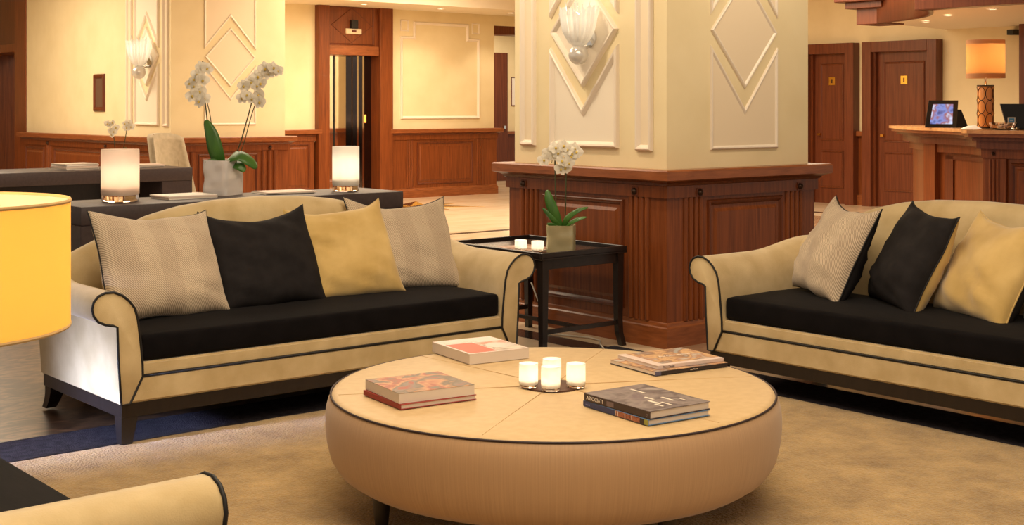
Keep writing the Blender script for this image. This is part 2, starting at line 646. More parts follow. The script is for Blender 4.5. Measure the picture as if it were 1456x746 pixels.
def wainscot(x0, x1, y0, y1, parent, zl=1.05):
    """plinth, body, frieze, cornice and ledge around a rectangle (x0..y1 is the wood body)"""
    k = zl - 1.05
    rect_loft('plinth', x0, x1, y0, y1, [(0.02, 0), (0.02, 0.118), (0.012, 0.126), (0.006, 0.145), (0.0, 0.15)], wood_h, parent)
    rect_loft('wainscot_body', x0, x1, y0, y1, [(0, 0.14), (0, 0.89 + k)], wood, parent)
    rect_loft('frieze', x0, x1, y0, y1, [(0.018, 0.883 + k), (0.018, 0.955 + k)], wood, parent)
    rect_loft('cornice', x0, x1, y0, y1, [(0.02, 0.953 + k), (0.028, 0.957 + k), (0.034, 0.970 + k), (0.052, 0.980 + k), (0.066, 0.986 + k)], wood_dark, parent)
    rect_loft('ledge', x0, x1, y0, y1, [(0.07, 0.985 + k), (0.085, 0.992 + k), (0.085, 1.042 + k), (0.078, 1.05 + k)], wood_h, parent)


def diamond_panels(F, u0, u1, parent, big, zc=1.89, zb=1.16):
    """lozenge between two notched panels"""
    um = (u0 + u1) / 2
    wd, t = (0.042, 0.030) if big else (0.028, 0.014)
    gap = 0.09
    tip = 0.355
    lo = [(u0, zb), (u1, zb), (u1, zc - gap), (um, zc - tip - 0.125), (u0, zc - gap)]
    hi = [(u, 2 * zc - z) for u, z in lo][::-1]
    dm = [(u0 + 0.005, zc), (um, zc - tip), (u1 - 0.005, zc), (um, zc + tip)]
    for nm, pl in (('notched_panel', lo), ('diamond_panel', dm), ('notched_panel', hi)):
        q = plate(nm, inset(pl, wd * 0.5), F, 0.0, 0.004 if not big else 0.006, panel_white if big else panel_cream, parent)
        frame('panel_moulding', pl, F, wd, t, white_mould, q)


def strip_panel(F, u0, u1, z0, z1, parent):
    pl = [(u0, z0), (u1, z0), (u1, z1), (u0, z1)]
    q = plate('strip_panel', inset(pl, 0.02), F, 0, 0.004, panel_cream, parent)
    frame('panel_moulding', pl, F, 0.04, 0.028, white_mould, q)


# ---- near pillar
pil = box('pillar', 5.745, 7.075, 5.486, 6.885, 1.0, 3.40, cream)
tag(pil, 'square cream pillar on a tall mahogany base between the two sofas', 'pillar', kind='structure')
wainscot(5.715, 7.10, 5.456, 6.905, pil)
FL = Face((5.745, 0), (0, 1), (-1, 0))        # left face, u = y
FR = Face((0, 5.486), (1, 0), (0, -1))        # right face, u = x
strip_panel(FL, 6.665, 6.815, 1.165, 2.62, pil)
strip_panel(FL, 5.595, 5.735, 1.155, 2.62, pil)
diamond_panels(FL, 5.885, 6.515, pil, True, 1.90, 1.165)
diamond_panels(FR, 6.125, 6.76, pil, False, 1.89, 1.158)
BL = Face((5.715, 0), (0, 1), (-1, 0))
BR = Face((0, 5.456), (1, 0), (0, -1))
flutes(BL, 5.59, 5.775, 0.15, 0.883, 0, pil, 4)
flutes(BL, 6.60, 6.79, 0.15, 0.883, 0, pil, 4)
wpanel(BL, 5.81, 6.56, 0.20, 0.86, 0, pil)
flutes(BR, 5.85, 6.03, 0.15, 0.883, 0, pil, 4)
flutes(BR, 6.80, 6.985, 0.15, 0.883, 0, pil, 4)
wpanel(BR, 6.065, 6.77, 0.20, 0.86, 0, pil)
BLf = Face((5.697, 0), (0, 1), (-1, 0))
BRf = Face((0, 5.438), (1, 0), (0, -1))
for u in (5.70, 6.735):
    rosette(BLf, u, 0.915, 0, pil)
for u in (5.975, 6.925):
    rosette(BRf, u, 0.910, 0, pil)

# ---- far block on the left, with the second lift beside it
wl = box('wall_left', 6.817, 8.313, 14.357, 18.98, 0.9, 3.40, cream)
tag(wl, 'cream wall block with white diamond panel and glass sconce beyond the desk', 'wall', kind='structure')
wainscot(6.787, 8.343, 14.327, 18.98, wl, 1.065)
GL = Face((6.817, 0), (0, 1), (-1, 0))
GR = Face((0, 14.357), (1, 0), (0, -1))
strip_panel(GL, 15.40, 15.56, 1.19, 2.95, wl)
strip_panel(GL, 14.40, 14.55, 1.19, 2.95, wl)
diamond_panels(GL, 14.66, 15.32, wl, True, 2.02, 1.20)
diamond_panels(GR, 7.235, 7.915, wl, False, 2.01, 1.205)
HL = Face((6.787, 0), (0, 1), (-1, 0))
HR = Face((0, 14.327), (1, 0), (0, -1))
flutes(HR, 7.96, 8.20, 0.15, 0.895, 0, wl)
flutes(HR, 6.90, 7.10, 0.15, 0.895, 0, wl)
wpanel(HR, 7.14, 7.92, 0.20, 0.87, 0, wl)
HRf = Face((0, 14.309), (1, 0), (0, -1))
HLf = Face((6.769, 0), (0, 1), (-1, 0))
rosette(HRf, 8.08, 0.93, 0, wl)
for a in (14.45, 16.0, 17.95):
    flutes(HL, a, a + 0.18, 0.15, 0.895, 0, wl)
    rosette(HLf, a + 0.09, 0.93, 0, wl)
wpanel(HL, 14.70, 15.92, 0.20, 0.87, 0, wl)
wpanel(HL, 16.25, 17.85, 0.20, 0.87, 0, wl)
wpanel(HL, 18.2, 18.92, 0.20, 0.87, 0, wl)
# lift at the end of that wall
d2 = box('door_2', 6.80, 7.2, 18.98, 19.42, 0, 3.40, wood, bev=0.004)
tag(d2, 'mahogany framed lift entrance at the end of the cream wall', 'lift door', kind='structure')
box('transom', 6.86, 7.2, 19.42, 22.0, 2.34, 3.40, wood_dark, d2, 0.004)
box('transom_rail', 6.83, 7.2, 19.42, 22.0, 2.22, 2.34, wood, d2, 0.004)
box('door_leaf', 7.10, 7.14, 19.42, 19.9, 0, 2.24, steel_dark, d2)
box('door_leaf', 7.13, 7.17, 19.9, 21.0, 0, 2.24, mirror, d2)
box('door_edge', 7.06, 7.10, 19.60, 19.66, 0, 2.24, chrome, d2)
box('call_button', 7.05, 7.06, 19.57, 19.60, 1.02, 1.14, brass, d2)
box('far_jamb', 6.80, 7.2, 21.0, 21.4, 0, 2.3, wood, d2, 0.004)

wf = box('wall_far', -4, 7.2, 23.6, 23.9, 0, 3.40, cream)
tag(wf, 'plain cream wall closing the lobby behind the far lift', 'wall', kind='structure')
box('wainscot_body', -4, 7.2, 23.55, 23.6, 0, 1.0, wood, wf)
box('ledge', -4, 7.2, 23.5, 23.6, 1.0, 1.07, wood_h, wf)

# ---- lift wall
wb = box('wall_back', 8.3, 10.42, 17.10, 17.5, 0.9, 3.0, cream)
tag(wb, 'narrow cream wall strip with mahogany wainscot left of the lift', 'wall', kind='structure')
wainscot(8.3, 10.38, 17.07, 17.5, wb, 1.085)
LB = Face((0, 17.07), (1, 0), (0, -1))
wpanel(LB, 9.3, 10.3, 0.20, 0.88, 0, wb)
wc = box('wall_back', 11.74, 13.82, 17.10, 17.5, 0.9, 3.0, cream)
tag(wc, 'cream wall with a notched white frame beside the lift', 'wall', kind='structure')
wainscot(11.78, 13.85, 17.07, 17.5, wc, 1.075)
flutes(LB, 12.03, 12.17, 0.16, 0.90, 0, wc)
flutes(LB, 13.43, 13.57, 0.16, 0.90, 0, wc)
wpanel(LB, 12.24, 13.36, 0.20, 0.87, 0, wc)
LC = Face((0, 17.10), (1, 0), (0, -1))
x0, x1, z0, z1 = 11.945, 13.515, 1.228, 2.76
nx, nz = 0.245, 0.235
pl = [(x0, z0), (x1, z0), (x1, z1 - nz), (x1 - nx + 0.02, z1 - nz), (x1 - nx + 0.02, z1), (x0 + nx, z1), (x0 + nx, z1 - nz), (x0, z1 - nz)]
frame('wall_moulding', pl, LC, 0.05, 0.028, white_mould, wc)
for a in (x0, x1 - 0.16):
    frame('corner_square', [(a, z1 - 0.16), (a + 0.16, z1 - 0.16), (a + 0.16, z1 + 0.02), (a, z1 + 0.02)], LC, 0.025, 0.018, white_mould, wc)
# lift
d1 = box('door_1', 10.41, 10.60, 16.99, 17.5, 0, 2.95, wood, bev=0.006)
tag(d1, 'mahogany framed lift with mirror polished doors', 'lift door', kind='structure')
box('jamb', 11.50, 11.74, 16.99, 17.5, 0, 2.95, wood, d1, 0.006)
box('door_head', 10.60, 11.50, 17.02, 17.5, 2.20, 2.34, wood_h, d1, 0.006)
tp = box('transom', 10.60, 11.50, 17.06, 17.5, 2.34, 2.95, wood, d1)
LT = Face((0, 17.06), (1, 0), (0, -1))
frame('transom_moulding', [(10.62, 2.36), (11.42, 2.36), (11.42, 2.93), (10.62, 2.93)], LT, 0.02, 0.012, wood_dark, tp)
frame('marquetry_diamond', [(11.03, 2.38), (11.40, 2.65), (11.03, 2.92), (10.66, 2.65)], LT, 0.012, 0.006, wood_dark, tp)
box('door_leaf', 10.60, 10.86, 17.30, 17.34, 0, 2.20, mirror, d1)
box('door_leaf', 10.87, 11.14, 17.32, 17.36, 0, 2.20, mirror, d1)
box('door_seam', 10.855, 10.875, 17.29, 17.35, 0, 2.20, black_plastic, d1)
box('return_panel', 11.14, 11.50, 17.24, 17.36, 0, 2.20, steel_dark, d1)
for xx in (11.20, 11.30):
    box('chrome_edge', xx, xx + 0.03, 17.18, 17.24, 0, 2.20, chrome, d1)
box('button_lamp', 11.335, 11.36, 17.17, 17.20, 1.18, 1.30, emit('orange_button', (1.0, 0.35, 0.05), 1.5), d1)
ind = thing('lift_indicator', 'small white floor indicator with black box above the lift', 'indicator', (11.05, 17.06, 2.57))
box('plate', -0.14, 0.14, -0.03, 0, -0.05, 0.03, simple('ivory_plastic', (232, 212, 178), 0.4), ind, 0.004)
box('display', -0.04, 0.04, -0.034, -0.028, -0.025, 0.008, simple('red_display', (92, 30, 16), 0.3), ind)
box('camera_box', -0.06, 0.06, -0.06, 0, 0.03, 0.16, black_plastic, ind, 0.004)

# ---- another pillar of the row, standing behind the near one and mirrored in the lift
p3 = box('pillar', 12.6, 13.8, 13.45, 14.72, 1.0, 3.40, cream)
tag(p3, 'second free standing cream pillar, mirrored in the polished lift door', 'pillar', kind='structure')
wainscot(12.57, 13.83, 13.42, 14.75, p3)
F3 = Face((12.6, 0), (0, 1), (-1, 0))
strip_panel(F3, 14.50, 14.64, 1.165, 2.62, p3)
strip_panel(F3, 13.53, 13.67, 1.165, 2.62, p3)
diamond_panels(F3, 13.77, 14.40, p3, True, 1.90, 1.165)

# ---- corridor behind the pillar
wk = box('wall_corridor', 13.2, 19.5, 20.0, 20.2, 0, 2.95, cream)
tag(wk, 'cream corridor wall with dark wainscot seen past the lift wall', 'wall', kind='structure')
box('wainscot_body', 13.2, 19.5, 19.96, 20.0, 0, 0.90, wood_dark, wk)
box('ledge', 13.2, 19.5, 19.92, 20.0, 0.90, 0.95, wood_h, wk)
lt = box('trim_1', 13.82, 17.5, 17.12, 17.5, 2.62, 2.76, wood_dark, bev=0.005)
tag(lt, 'mahogany lintel over the corridor opening', 'lintel', kind='structure')
box('wall_over', 13.82, 17.5, 17.12, 17.5, 2.76, 2.95, cream, lt)
d5 = box('door_5', 15.75, 16.43, 19.90, 19.99, 0, 2.46, wood_dark, bev=0.005)
tag(d5, 'dark wooden corridor door past the lift wall', 'door', kind='structure')
box('door_handle', 16.30, 16.36, 19.86, 19.90, 1.0, 1.06, chrome, d5, 0.004)
pf = thing('picture_frame', 'thin dark picture frame on the corridor wall', 'picture', (16.75, 20.0, 1.72))
PFc = Face((16.75, 20.0), (1, 0), (0, -1))
frame('frame', [(-0.16, 1.44), (0.16, 1.44), (0.16, 2.0), (-0.16, 2.0)], Face((0, 0), (1, 0), (0, -1)), 0.02, 0.02, wood_dark, pf).location = (0, 0, -1.72)
box('print', -0.145, 0.145, -0.008, -0.001, -0.265, 0.265, white_paper, pf)

# ---- reception wall with two doors
wr = box('wall_right', 16.27, 16.6, 2.0, 17.5, 0, 3.40, cream)
tag(wr, 'cream wall behind the reception with two mahogany doors', 'wall', kind='structure')
RF = Face((16.27, 0), (0, 1), (-1, 0))
fbox('wainscot_body', RF, 11.50, 11.70, 0, 1.0, 0, 0.03, wood, wr)
fbox('plinth', RF, 11.50, 11.70, 0, 0.15, 0, 0.06, wood_h, wr)
fbox('ledge', RF, 11.50, 11.70, 1.0, 1.07, 0, 0.09, wood_h, wr, 0.004)


def door(name, y0, y1, label):
    f = 0.15
    t = fbox(name, RF, y1 - f, y1, 0, 2.35, -0.02, 0.16, wood_door)
    tag(t, label, 'door', kind='structure')
    fbox('jamb', RF, y0, y0 + f, 0, 2.35, -0.02, 0.16, wood_door, t, 0.004)
    fbox('door_head', RF, y0 + f, y1 - f, 2.20, 2.35, -0.02, 0.16, wood_door, t, 0.004)
    fbox('inner_jamb', RF, y1 - f - 0.04, y1 - f, 0, 2.20, 0.0, 0.10, wood_dark, t)
    lf = fbox('door_leaf', RF, y0 + f, y1 - f - 0.04, 0, 2.20, 0.0, 0.04, wood_door, t)
    a, b = y0 + f + 0.10, y1 - f - 0.14
    F2 = Face((16.23, 0), (0, 1), (-1, 0))
    for z0, z1 in ((0.22, 0.78), (0.92, 2.06)):
        frame('door_panel', [(a, z0), (b, z0), (b, z1), (a, z1)], F2, 0.03, 0.012, wood_dark, lf)
    s = fbox('door_sign', F2, (a + b) / 2 - 0.055, (a + b) / 2 + 0.055, 1.74, 1.86, 0.0, 0.008, brass, lf, 0.002)
    fbox('sign_figure', F2, (a + b) / 2 - 0.010, (a + b) / 2 + 0.010, 1.770, 1.830, 0.008, 0.010, bronze, s)
    fbox('door_handle', F2, b - 0.02, b + 0.03, 1.0, 1.03, 0.0, 0.05, brass, lf)
    return t


door('door_3', 11.69, 12.64, 'mahogany door with brass sign close to the cream pillar edge')
door('door_4', 10.33, 11.54, 'wide framed mahogany door with brass sign beside the reception desk')
pc = box('trim_2', 15.9, 16.27, 8.3, 9.0, 0, 2.48, wood_door, bev=0.006)
tag(pc, 'mahogany pier at the end of the reception wall', 'pier', kind='structure')

# ---- canopy over the reception
cvo = []
for k in range(13):
    t = k / 12
    b = 0.22 * math.sin(math.pi * t)
    cvo.append((12.72 + (14.20 - 12.72) * t + b * 0.73, 8.30 + (9.90 - 8.30) * t - b * 0.68))
cp = prism('canopy', ([(12.72, 3.0), (16.27, 3.0), (16.27, 10.28), (14.72, 10.06), (14.40, 10.22)] + [(x + 0.02, y - 0.02) for x, y in cvo[::-1]])[::-1], 2.48, 2.54, ceil_mat)
tag(cp, 'curved mahogany canopy with downlights over the reception desk', 'canopy', kind='structure')
box('fascia', 12.62, 12.80, 3.0, 8.36, 2.47, 3.40, wood_door, cp, 0.006)
box('end_block', 14.18, 14.66, 9.86, 10.24, 2.46, 3.0, wood_door, cp, 0.006)
box('end_cap', 14.08, 14.70, 9.80, 10.34, 2.66, 2.74, wood_dark, cp, 0.004)
box('end_cornice', 13.98, 14.74, 9.74, 10.44, 2.74, 2.84, wood_dark, cp, 0.01)
vs, fs = [], []
for x, y in cvo:
    for dx, dz in ((-0.04, 2.468), (-0.04, 3.4), (0.08, 3.4), (0.08, 2.468)):
        vs.append((x + dx * 0.73, y - dx * 0.68, dz))
for k in range(12):
    for j in range(4):
        fs.append([k * 4 + j, k * 4 + (j + 1) % 4, k * 4 + 4 + (j + 1) % 4, k * 4 + 4 + j])
mesh('curved_fascia', vs, fs, wood_door, cp, True)
for x, y, lb in ((14.48, 9.43, 'recessed canopy downlight next to the wooden end block'), (13.68, 8.62, 'recessed canopy downlight between the end block and the lamp'), (13.17, 7.76, 'recessed canopy downlight above the reception lamp')):
    downlight(x, y, 2.478, lb, 'downlights under the canopy', 9, 0.045)
bxx = box('wall_box', 16.13, 16.27, 9.20, 9.30, 2.36, 2.43, black_plastic, bev=0.004)
tag(bxx, 'tiny black box high on the wall under the canopy', 'box')
skt = thing('wall_socket', 'black wall socket plate behind the reception lamp', 'socket', (16.27, 9.62, 1.44))
box('plate', -0.02, 0, -0.05, 0.05, -0.05, 0.05, black_plastic, skt, 0.004)
box('switch', -0.026, -0.02, -0.025, 0.025, -0.03, 0.03, steel_dark, skt, 0.003)

# =================================================================== RUG
rug = thing('rug', 'beige wool rug with a charcoal border under the sofas', 'rug', (3.0, 3.3, 0))
xa, xb_, ya, yb_ = 0.62 - 3.0, 5.19 - 3.0, 1.0 - 3.3, 5.367 - 3.3
bw = 0.33


def grid_slab(name, x0, x1, y0, y1, h, mat, parent, nx, ny, amp=0.002):
    vs, fs = [], []
    for j in range(ny + 1):
        for i in range(nx + 1):
            x, y = x0 + (x1 - x0) * i / nx, y0 + (y1 - y0) * j / ny
            e = 0 if i in (0, nx) or j in (0, ny) else 1
            vs.append((x, y, (h + amp * mnoise.noise(Vector((x * 6, y * 6, 0)))) if e else 0.003))
    for j in range(ny):
        for i in range(nx):
            a = j * (nx + 1) + i
            fs.append([a, a + 1, a + nx + 2, a + nx + 1])
    return mesh(name, vs, fs, mat, parent, True)


grid_slab('field', xa, xb_, ya, yb_, 0.012, rugm, rug, 180, 180, 0.0018)
for nm, a in (('border', (xa - bw, xb_ + bw, yb_, yb_ + bw)), ('border', (xa - bw, xb_ + bw, ya - bw, ya)), ('border', (xb_, xb_ + bw, ya, yb_)), ('border', (xa - bw, xa, ya, yb_))):
    box(nm, a[0], a[1], a[2], a[3], 0.002, 0.010, rug_border, rug, 0.002)


# =================================================================== SOFAS
ARM = [(-1.066, .171), (-1.078, .35), (-1.083, .495), (-1.100, .503), (-1.134, .510), (-1.165, .525), (-1.184, .550), (-1.191, .579), (-1.184, .608),
       (-1.165, .630), (-1.134, .642), (-1.098, .641), (-1.062, .625), (-1.032, .600), (-1.008, .568), (-.994, .520), (-.986, .46), (-.979, .396), (-.973, .330), (-.972, .278), (-1.028, .171)]
BT = [(0, .952), (.25, .944), (.45, .920), (.6, .885), (.75, .828), (.9, .765), (1.02, .712), (1.10, .672), (1.16, .645)]


def back_top(x):
    x = abs(x)
    for (a, za), (b, zb) in zip(BT, BT[1:]):
        if x <= b:
            t = (x - a) / (b - a)
            return za + (zb - za) * t
    return BT[-1][1]


def make_sofa():
    root = bpy.data.objects.new('sofa', None)
    COL.objects.link(root)
    root.empty_display_size = 0.1
    Dp = 0.90
    for s in (-1, 1):
        vs, fs = [], []
        n = len(ARM)
        ys = [0.0, 0.004, 0.02] + [0.05 + (Dp - 0.05) * k / 16 for k in range(17)]
        for y in ys:
            lift = 0.055 * sstep(0.40, 0.86, y)
            shr = 0.985 if y == 0.0 else 1
            cx_, cz_ = -1.06, 0.42
            for x, z in ARM:
                wz = sstep(0.35, 0.6, z)
                vs.append((s * (cx_ + (x - cx_) * shr), y, cz_ + (z - cz_) * shr + lift * wz))
        for i in range(len(ys) - 1):
            for k in range(n):
                k2 = (k + 1) % n
                fs.append([i * n + k, i * n + k2, (i + 1) * n + k2, (i + 1) * n + k])
        fs.append(list(range(n))); fs.append([(len(ys) - 1) * n + k for k in range(n)][::-1])
        arm = auto_smooth(mesh('arm', vs, fs, velvet, root), 50)
        tube('piping', [(s * x, 0.0, z) for x, z in ARM], 0.0055, black_pipe, arm, closed=True, n=6)
    # back: arched, rolled top
    vs, fs = [], []
    xs = [-1.045 + 2.09 * k / 48 for k in range(49)]
    for x in xs:
        zt = back_top(x)
        sec = [(0.60, 0.30), (0.625, 0.45), (0.665, min(zt - 0.10, 0.64)), (0.70, zt - 0.075), (0.722, zt - 0.03), (0.752, zt - 0.004), (0.785, zt), (0.82, zt - 0.014),
               (0.845, zt - 0.05), (0.865, zt - 0.12), (0.885, 0.45), (0.89, 0.171), (0.62, 0.171)]
        vs += [(x, y, z) for y, z in sec]
    m = 13
    for i in range(len(xs) - 1):
        for k in range(m):
            k2 = (k + 1) % m
            fs.append([i * m + k, i * m + k2, (i + 1) * m + k2, (i + 1) * m + k])
    fs.append(list(range(m))); fs.append([(len(xs) - 1) * m + k for k in range(m)][::-1])
    bk = auto_smooth(mesh('backrest', vs, fs, velvet, root), 60)
    tube('piping', [(x, 0.842, back_top(x) - 0.040) for x in xs], 0.005, black_pipe, bk, n=6)
    # front rails
    def rail(name, z0, z1, w0, w1, y):
        vs = [(-w0, y, z0), (w0, y, z0), (w1, y, z1), (-w1, y, z1), (-w0, 0.62, z0), (w0, 0.62, z0), (w1, 0.62, z1), (-w1, 0.62, z1)]
        o = mesh(name, vs, [[0, 1, 2, 3], [7, 6, 5, 4], [0, 4, 5, 1], [1, 5, 6, 2], [2, 6, 7, 3], [3, 7, 4, 0]], velvet, root)
        bm = bmesh.new(); bm.from_mesh(o.data)
        bmesh.ops.bevel(bm, geom=list(bm.edges), offset=0.008, segments=2, affect='EDGES')
        bm.to_mesh(o.data); bm.free()
        return auto_smooth(o)
    r1 = rail('lower_rail', 0.171, 0.279, 1.032, 0.978, 0.006)
    rail('upper_rail', 0.277, 0.335, 0.982, 0.980, 0.014)
    tube('piping', [(-0.975, 0.008, 0.279), (0.975, 0.008, 0.279)], 0.0055, black_pipe, r1, n=6)
    # cushion: rounded slab with a soft crown
    vs, fs = [], []
    hw, y0c, y1c, z0c, z1c, rc = 0.9725, 0.018, 0.655, 0.336, 0.449, 0.022
    xs_ = [-hw, -hw + 0.003, -hw + 0.009, -hw + rc] + [-hw + rc + (2 * hw - 2 * rc) * k / 40 for k in range(1, 40)] + [hw - rc, hw - 0.009, hw - 0.003, hw]
    for x in xs_:
        e = max(0.0, rc - (hw - abs(x)))
        sh_ = rc - math.sqrt(max(0.0, rc * rc - e * e))
        a0, a1, b0, b1 = y0c + sh_, y1c - sh_, z0c + sh_, z1c - sh_
        r2 = max(0.003, rc - sh_)
        sec = []
        for q in range(5):
            t = math.pi / 2 * q / 4
            sec.append((a0 + r2 - r2 * math.sin(t), b0 + r2 - r2 * math.cos(t)))
        for q in range(5):
            t = math.pi / 2 * q / 4
            sec.append((a0 + r2 - r2 * math.cos(t), b1 - r2 + r2 * math.sin(t)))
        for q in range(1, 14):
            t = q / 14
            y = a0 + r2 + (a1 - a0 - 2 * r2) * t
            sec.append((y, b1 + 0.020 * math.sin(math.pi * t) ** 0.8 * (1 - (x / hw) ** 6) + 0.0025 * mnoise.noise(Vector((x * 3, y * 7, 1)))))
        for q in range(5):
            t = math.pi / 2 * q / 4
            sec.append((a1 - r2 + r2 * math.sin(t), b1 - r2 + r2 * math.cos(t)))
        sec.append((a1, b0))
        vs += [(x, y, z) for y, z in sec]
    m = len(sec)
    for i in range(len(xs_) - 1):
        for k in range(m):
            fs.append([i * m + k, i * m + (k + 1) % m, (i + 1) * m + (k + 1) % m, (i + 1) * m + k])
    fs.append(list(range(m))); fs.append([(len(xs_) - 1) * m + k for k in range(m)][::-1])
    cu = mesh('seat_cushion', vs, fs, black_velvet, root)
    auto_smooth(cu, 60)
    # dark base
    fr = box('base_frame', -1.062, 1.062, 0.012, 0.885, 0.112, 0.172, black_wood, root, 0.003)
    for s in (-1, 1):
        # tapered square front leg
        vs = []
        for z, a, ox, oy in ((0.115, 0.036, 0, 0), (0.0, 0.024, 0.012, -0.010)):
            cx_, cy_ = s * (1.022 + ox), 0.052 + oy
            vs += [(cx_ - a, cy_ - a, z), (cx_ + a, cy_ - a, z), (cx_ + a, cy_ + a, z), (cx_ - a, cy_ + a, z)]
        mesh('leg', vs, [[0, 1, 2, 3], [7, 6, 5, 4]] + [[k, 4 + k, 4 + (k + 1) % 4, (k + 1) % 4] for k in range(4)], black_wood, root)
        # sabre back leg
        vs, fs = [], []
        L = 7
        for k in range(L):
            t = k / (L - 1)
            z = 0.13 * (1 - t)
            a = 0.036 - 0.012 * t
            cx_, cy_ = s * 1.022, 0.845 + 0.075 * t * t
            vs += [(cx_ - a, cy_ - a, z), (cx_ + a, cy_ - a, z), (cx_ + a, cy_ + a, z), (cx_ - a, cy_ + a, z)]
        for k in range(L - 1):
            for j in range(4):
                fs.append([k * 4 + j, k * 4 + 4 + j, k * 4 + 4 + (j + 1) % 4, k * 4 + (j + 1) % 4])
        fs += [[0, 1, 2, 3], [(L - 1) * 4 + j for j in range(4)][::-1]]
        mesh('leg', vs, fs, black_wood, root)
    return root


RUGZ = 0.0142
sofa = make_sofa()
sofa.location = (3.358, 5.29, RUGZ)
tag(sofa, 'gold velvet scroll arm sofa with black seat in front of the dark console', 'sofa', 'matching velvet sofas')
s2 = copy_tree(sofa)
s2.location = (5.10, 3.517, RUGZ)
s2.rotation_euler = (0, 0, R(-90))
tag(s2, 'gold velvet scroll arm sofa with black seat facing the ottoman from the reception side', 'sofa', 'matching velvet sofas')
s3 = copy_tree(sofa)
s3.location = (1.29, 3.655, RUGZ)
s3.rotation_euler = (0, 0, R(90))
tag(s3, 'gold velvet scroll arm sofa beside the yellow drum lamp, without cushions in view', 'sofa', 'matching velvet sofas')


# =================================================================== CUSHIONS
def pillow(label, group, fm, bmt, pm, loc, wd, hd, th, yaw, tilt, roll, seed, slump=0.0):
    root = thing('throw_pillow', label, 'pillow', loc, 0, group)
    root.rotation_euler = (Matrix.Rotation(R(yaw), 3, 'Z') @ Matrix.Rotation(R(-tilt), 3, 'X') @ Matrix.Rotation(R(roll), 3, 'Y')).to_euler()
    N = 26

    def pos(u, v, sgn):
        fx = 1 - 0.060 * (1 - abs(v) ** 4.5)
        fz = 1 - 0.060 * (1 - abs(u) ** 4.5)
        x = wd / 2 * u * fx
        z = hd / 2 * v * fz
        e = max(0.0, (1 - u * u) * (1 - v * v))
        t = th / 2 * e ** 0.38
        if e > 0:
            wr_ = mnoise.noise(Vector((u * 1.8 + seed, v * 1.8, seed * 0.7 + sgn)))
            wr2 = mnoise.noise(Vector((u * 1.2 + seed, v * 5.0 + u * 2.5, seed + sgn * 2)))
            t *= 1 + 0.16 * wr_
            t += 0.016 * wr2 * min(1, e * 3) + 0.008 * mnoise.noise(Vector((u * 3.5 + v * 4 + seed, v * 2.0 - u * 3, seed * 1.3 + sgn))) * min(1, e * 4)
        t *= 1 - 0.25 * v            # fuller at the bottom
        z -= slump * (1 - u * u) * (v + 1) * 0.5 * hd * 0.10
        x += 0.012 * mnoise.noise(Vector((u * 1.6 + seed, v * 1.6, 3.1)))
        z += 0.012 * mnoise.noise(Vector((u * 1.9, v * 1.3 + seed, 8.7)))
        y = sgn * t + 0.012 * mnoise.noise(Vector((u * 1.4, v * 1.4, seed + 5)))
        return (x, y, z)
    for nm, sgn, mt in (('front_panel', -1, fm), ('back_panel', 1, bmt)):
        vs, fs = [], []
        for j in range(N + 1):
            for i in range(N + 1):
                u, v = -1 + 2 * i / N, -1 + 2 * j / N
                u, v = math.sin(u * math.pi / 2), math.sin(v * math.pi / 2)
                vs.append(pos(u, v, sgn))
        for j in range(N):
            for i in range(N):
                a = j * (N + 1) + i
                fs.append([a, a + 1, a + N + 2, a + N + 1])
        mesh(nm, vs, fs, mt, root, True)
    b = []
    M1 = 20
    for k in range(M1): b.append(pos(-1 + 2 * k / M1, -1, 0))
    for k in range(M1): b.append(pos(1, -1 + 2 * k / M1, 0))
    for k in range(M1): b.append(pos(1 - 2 * k / M1, 1, 0))
    for k in range(M1): b.append(pos(-1, 1 - 2 * k / M1, 0))
    tube('piping', b, 0.0042, pm, root, closed=True, n=6)
    return root


G1 = 'throw pillows on the sofa before the console'
G2 = 'throw pillows on the sofa facing the ottoman'
pillow('grey herringbone throw pillow with black piping next to the drum lamp', G1, stripe, stripe, black_pipe, (2.660, 5.715, 0.705), 0.60, 0.53, 0.20, 4, 27, 2, 1.3, 0.6)
pillow('plain black throw pillow beside a gold velvet one on the sofa before the console', G1, black_cloth, black_cloth, black_pipe, (3.215, 5.750, 0.690), 0.58, 0.52, 0.19, 0, 26, -1, 4.1, 1.0)
pillow('gold velvet throw pillow between a black one and a herringbone one', G1, velvet_gold, velvet_gold, velvet_gold, (3.690, 5.770, 0.690), 0.54, 0.52, 0.16, -9, 28, -4, 7.7, 0.8)
pillow('grey herringbone throw pillow overlapped by a gold velvet pillow', G1, stripe, stripe, black_pipe, (4.095, 5.835, 0.700), 0.60, 0.52, 0.15, -8, 26, 1, 9.2, 1.0)
pillow('pale herringbone throw pillow with black back leaning by the scroll arm', G2, stripe, black_cloth, black_pipe, (5.545, 4.13, 0.705), 0.52, 0.52, 0.22, -116, 26, 4, 2.2, 0.8)
pillow('black throw pillow with gold back on the sofa facing the ottoman', G2, black_cloth, velvet_gold, black_pipe, (5.54, 3.68, 0.700), 0.50, 0.52, 0.22, -120, 24, 5, 5.9, 0.6)
pillow('gold velvet throw pillow with black back on the sofa facing the ottoman', G2, velvet_gold, black_cloth, velvet_gold, (5.545, 3.27, 0.690), 0.52, 0.52, 0.22, -112, 27, 3, 3.4, 0.8)
pillow('pale herringbone throw pillow next to the gold one with black back', G2, stripe, black_cloth, black_pipe, (5.56, 2.83, 0.700), 0.52, 0.52, 0.20, -110, 26, 2, 6.4, 0.8)

# =================================================================== OTTOMAN
ot = thing('ottoman', 'large round beige ottoman with dark piping and books on top', 'ottoman', (3.18, 3.60, 0.014))
OTZ = 0.418


def ott_body():
    prof = [(0.50, 0.100), (0.66, 0.103), (0.725, 0.118), (0.765, 0.145), (0.790, 0.185), (0.803, 0.235), (0.809, 0.29), (0.809, 0.325), (0.806, 0.352), (0.800, 0.376), (0.792, 0.392), (0.788, 0.396)]
    return lathe('upholstered_side', prof, silk, ot, n=96, caps=True)


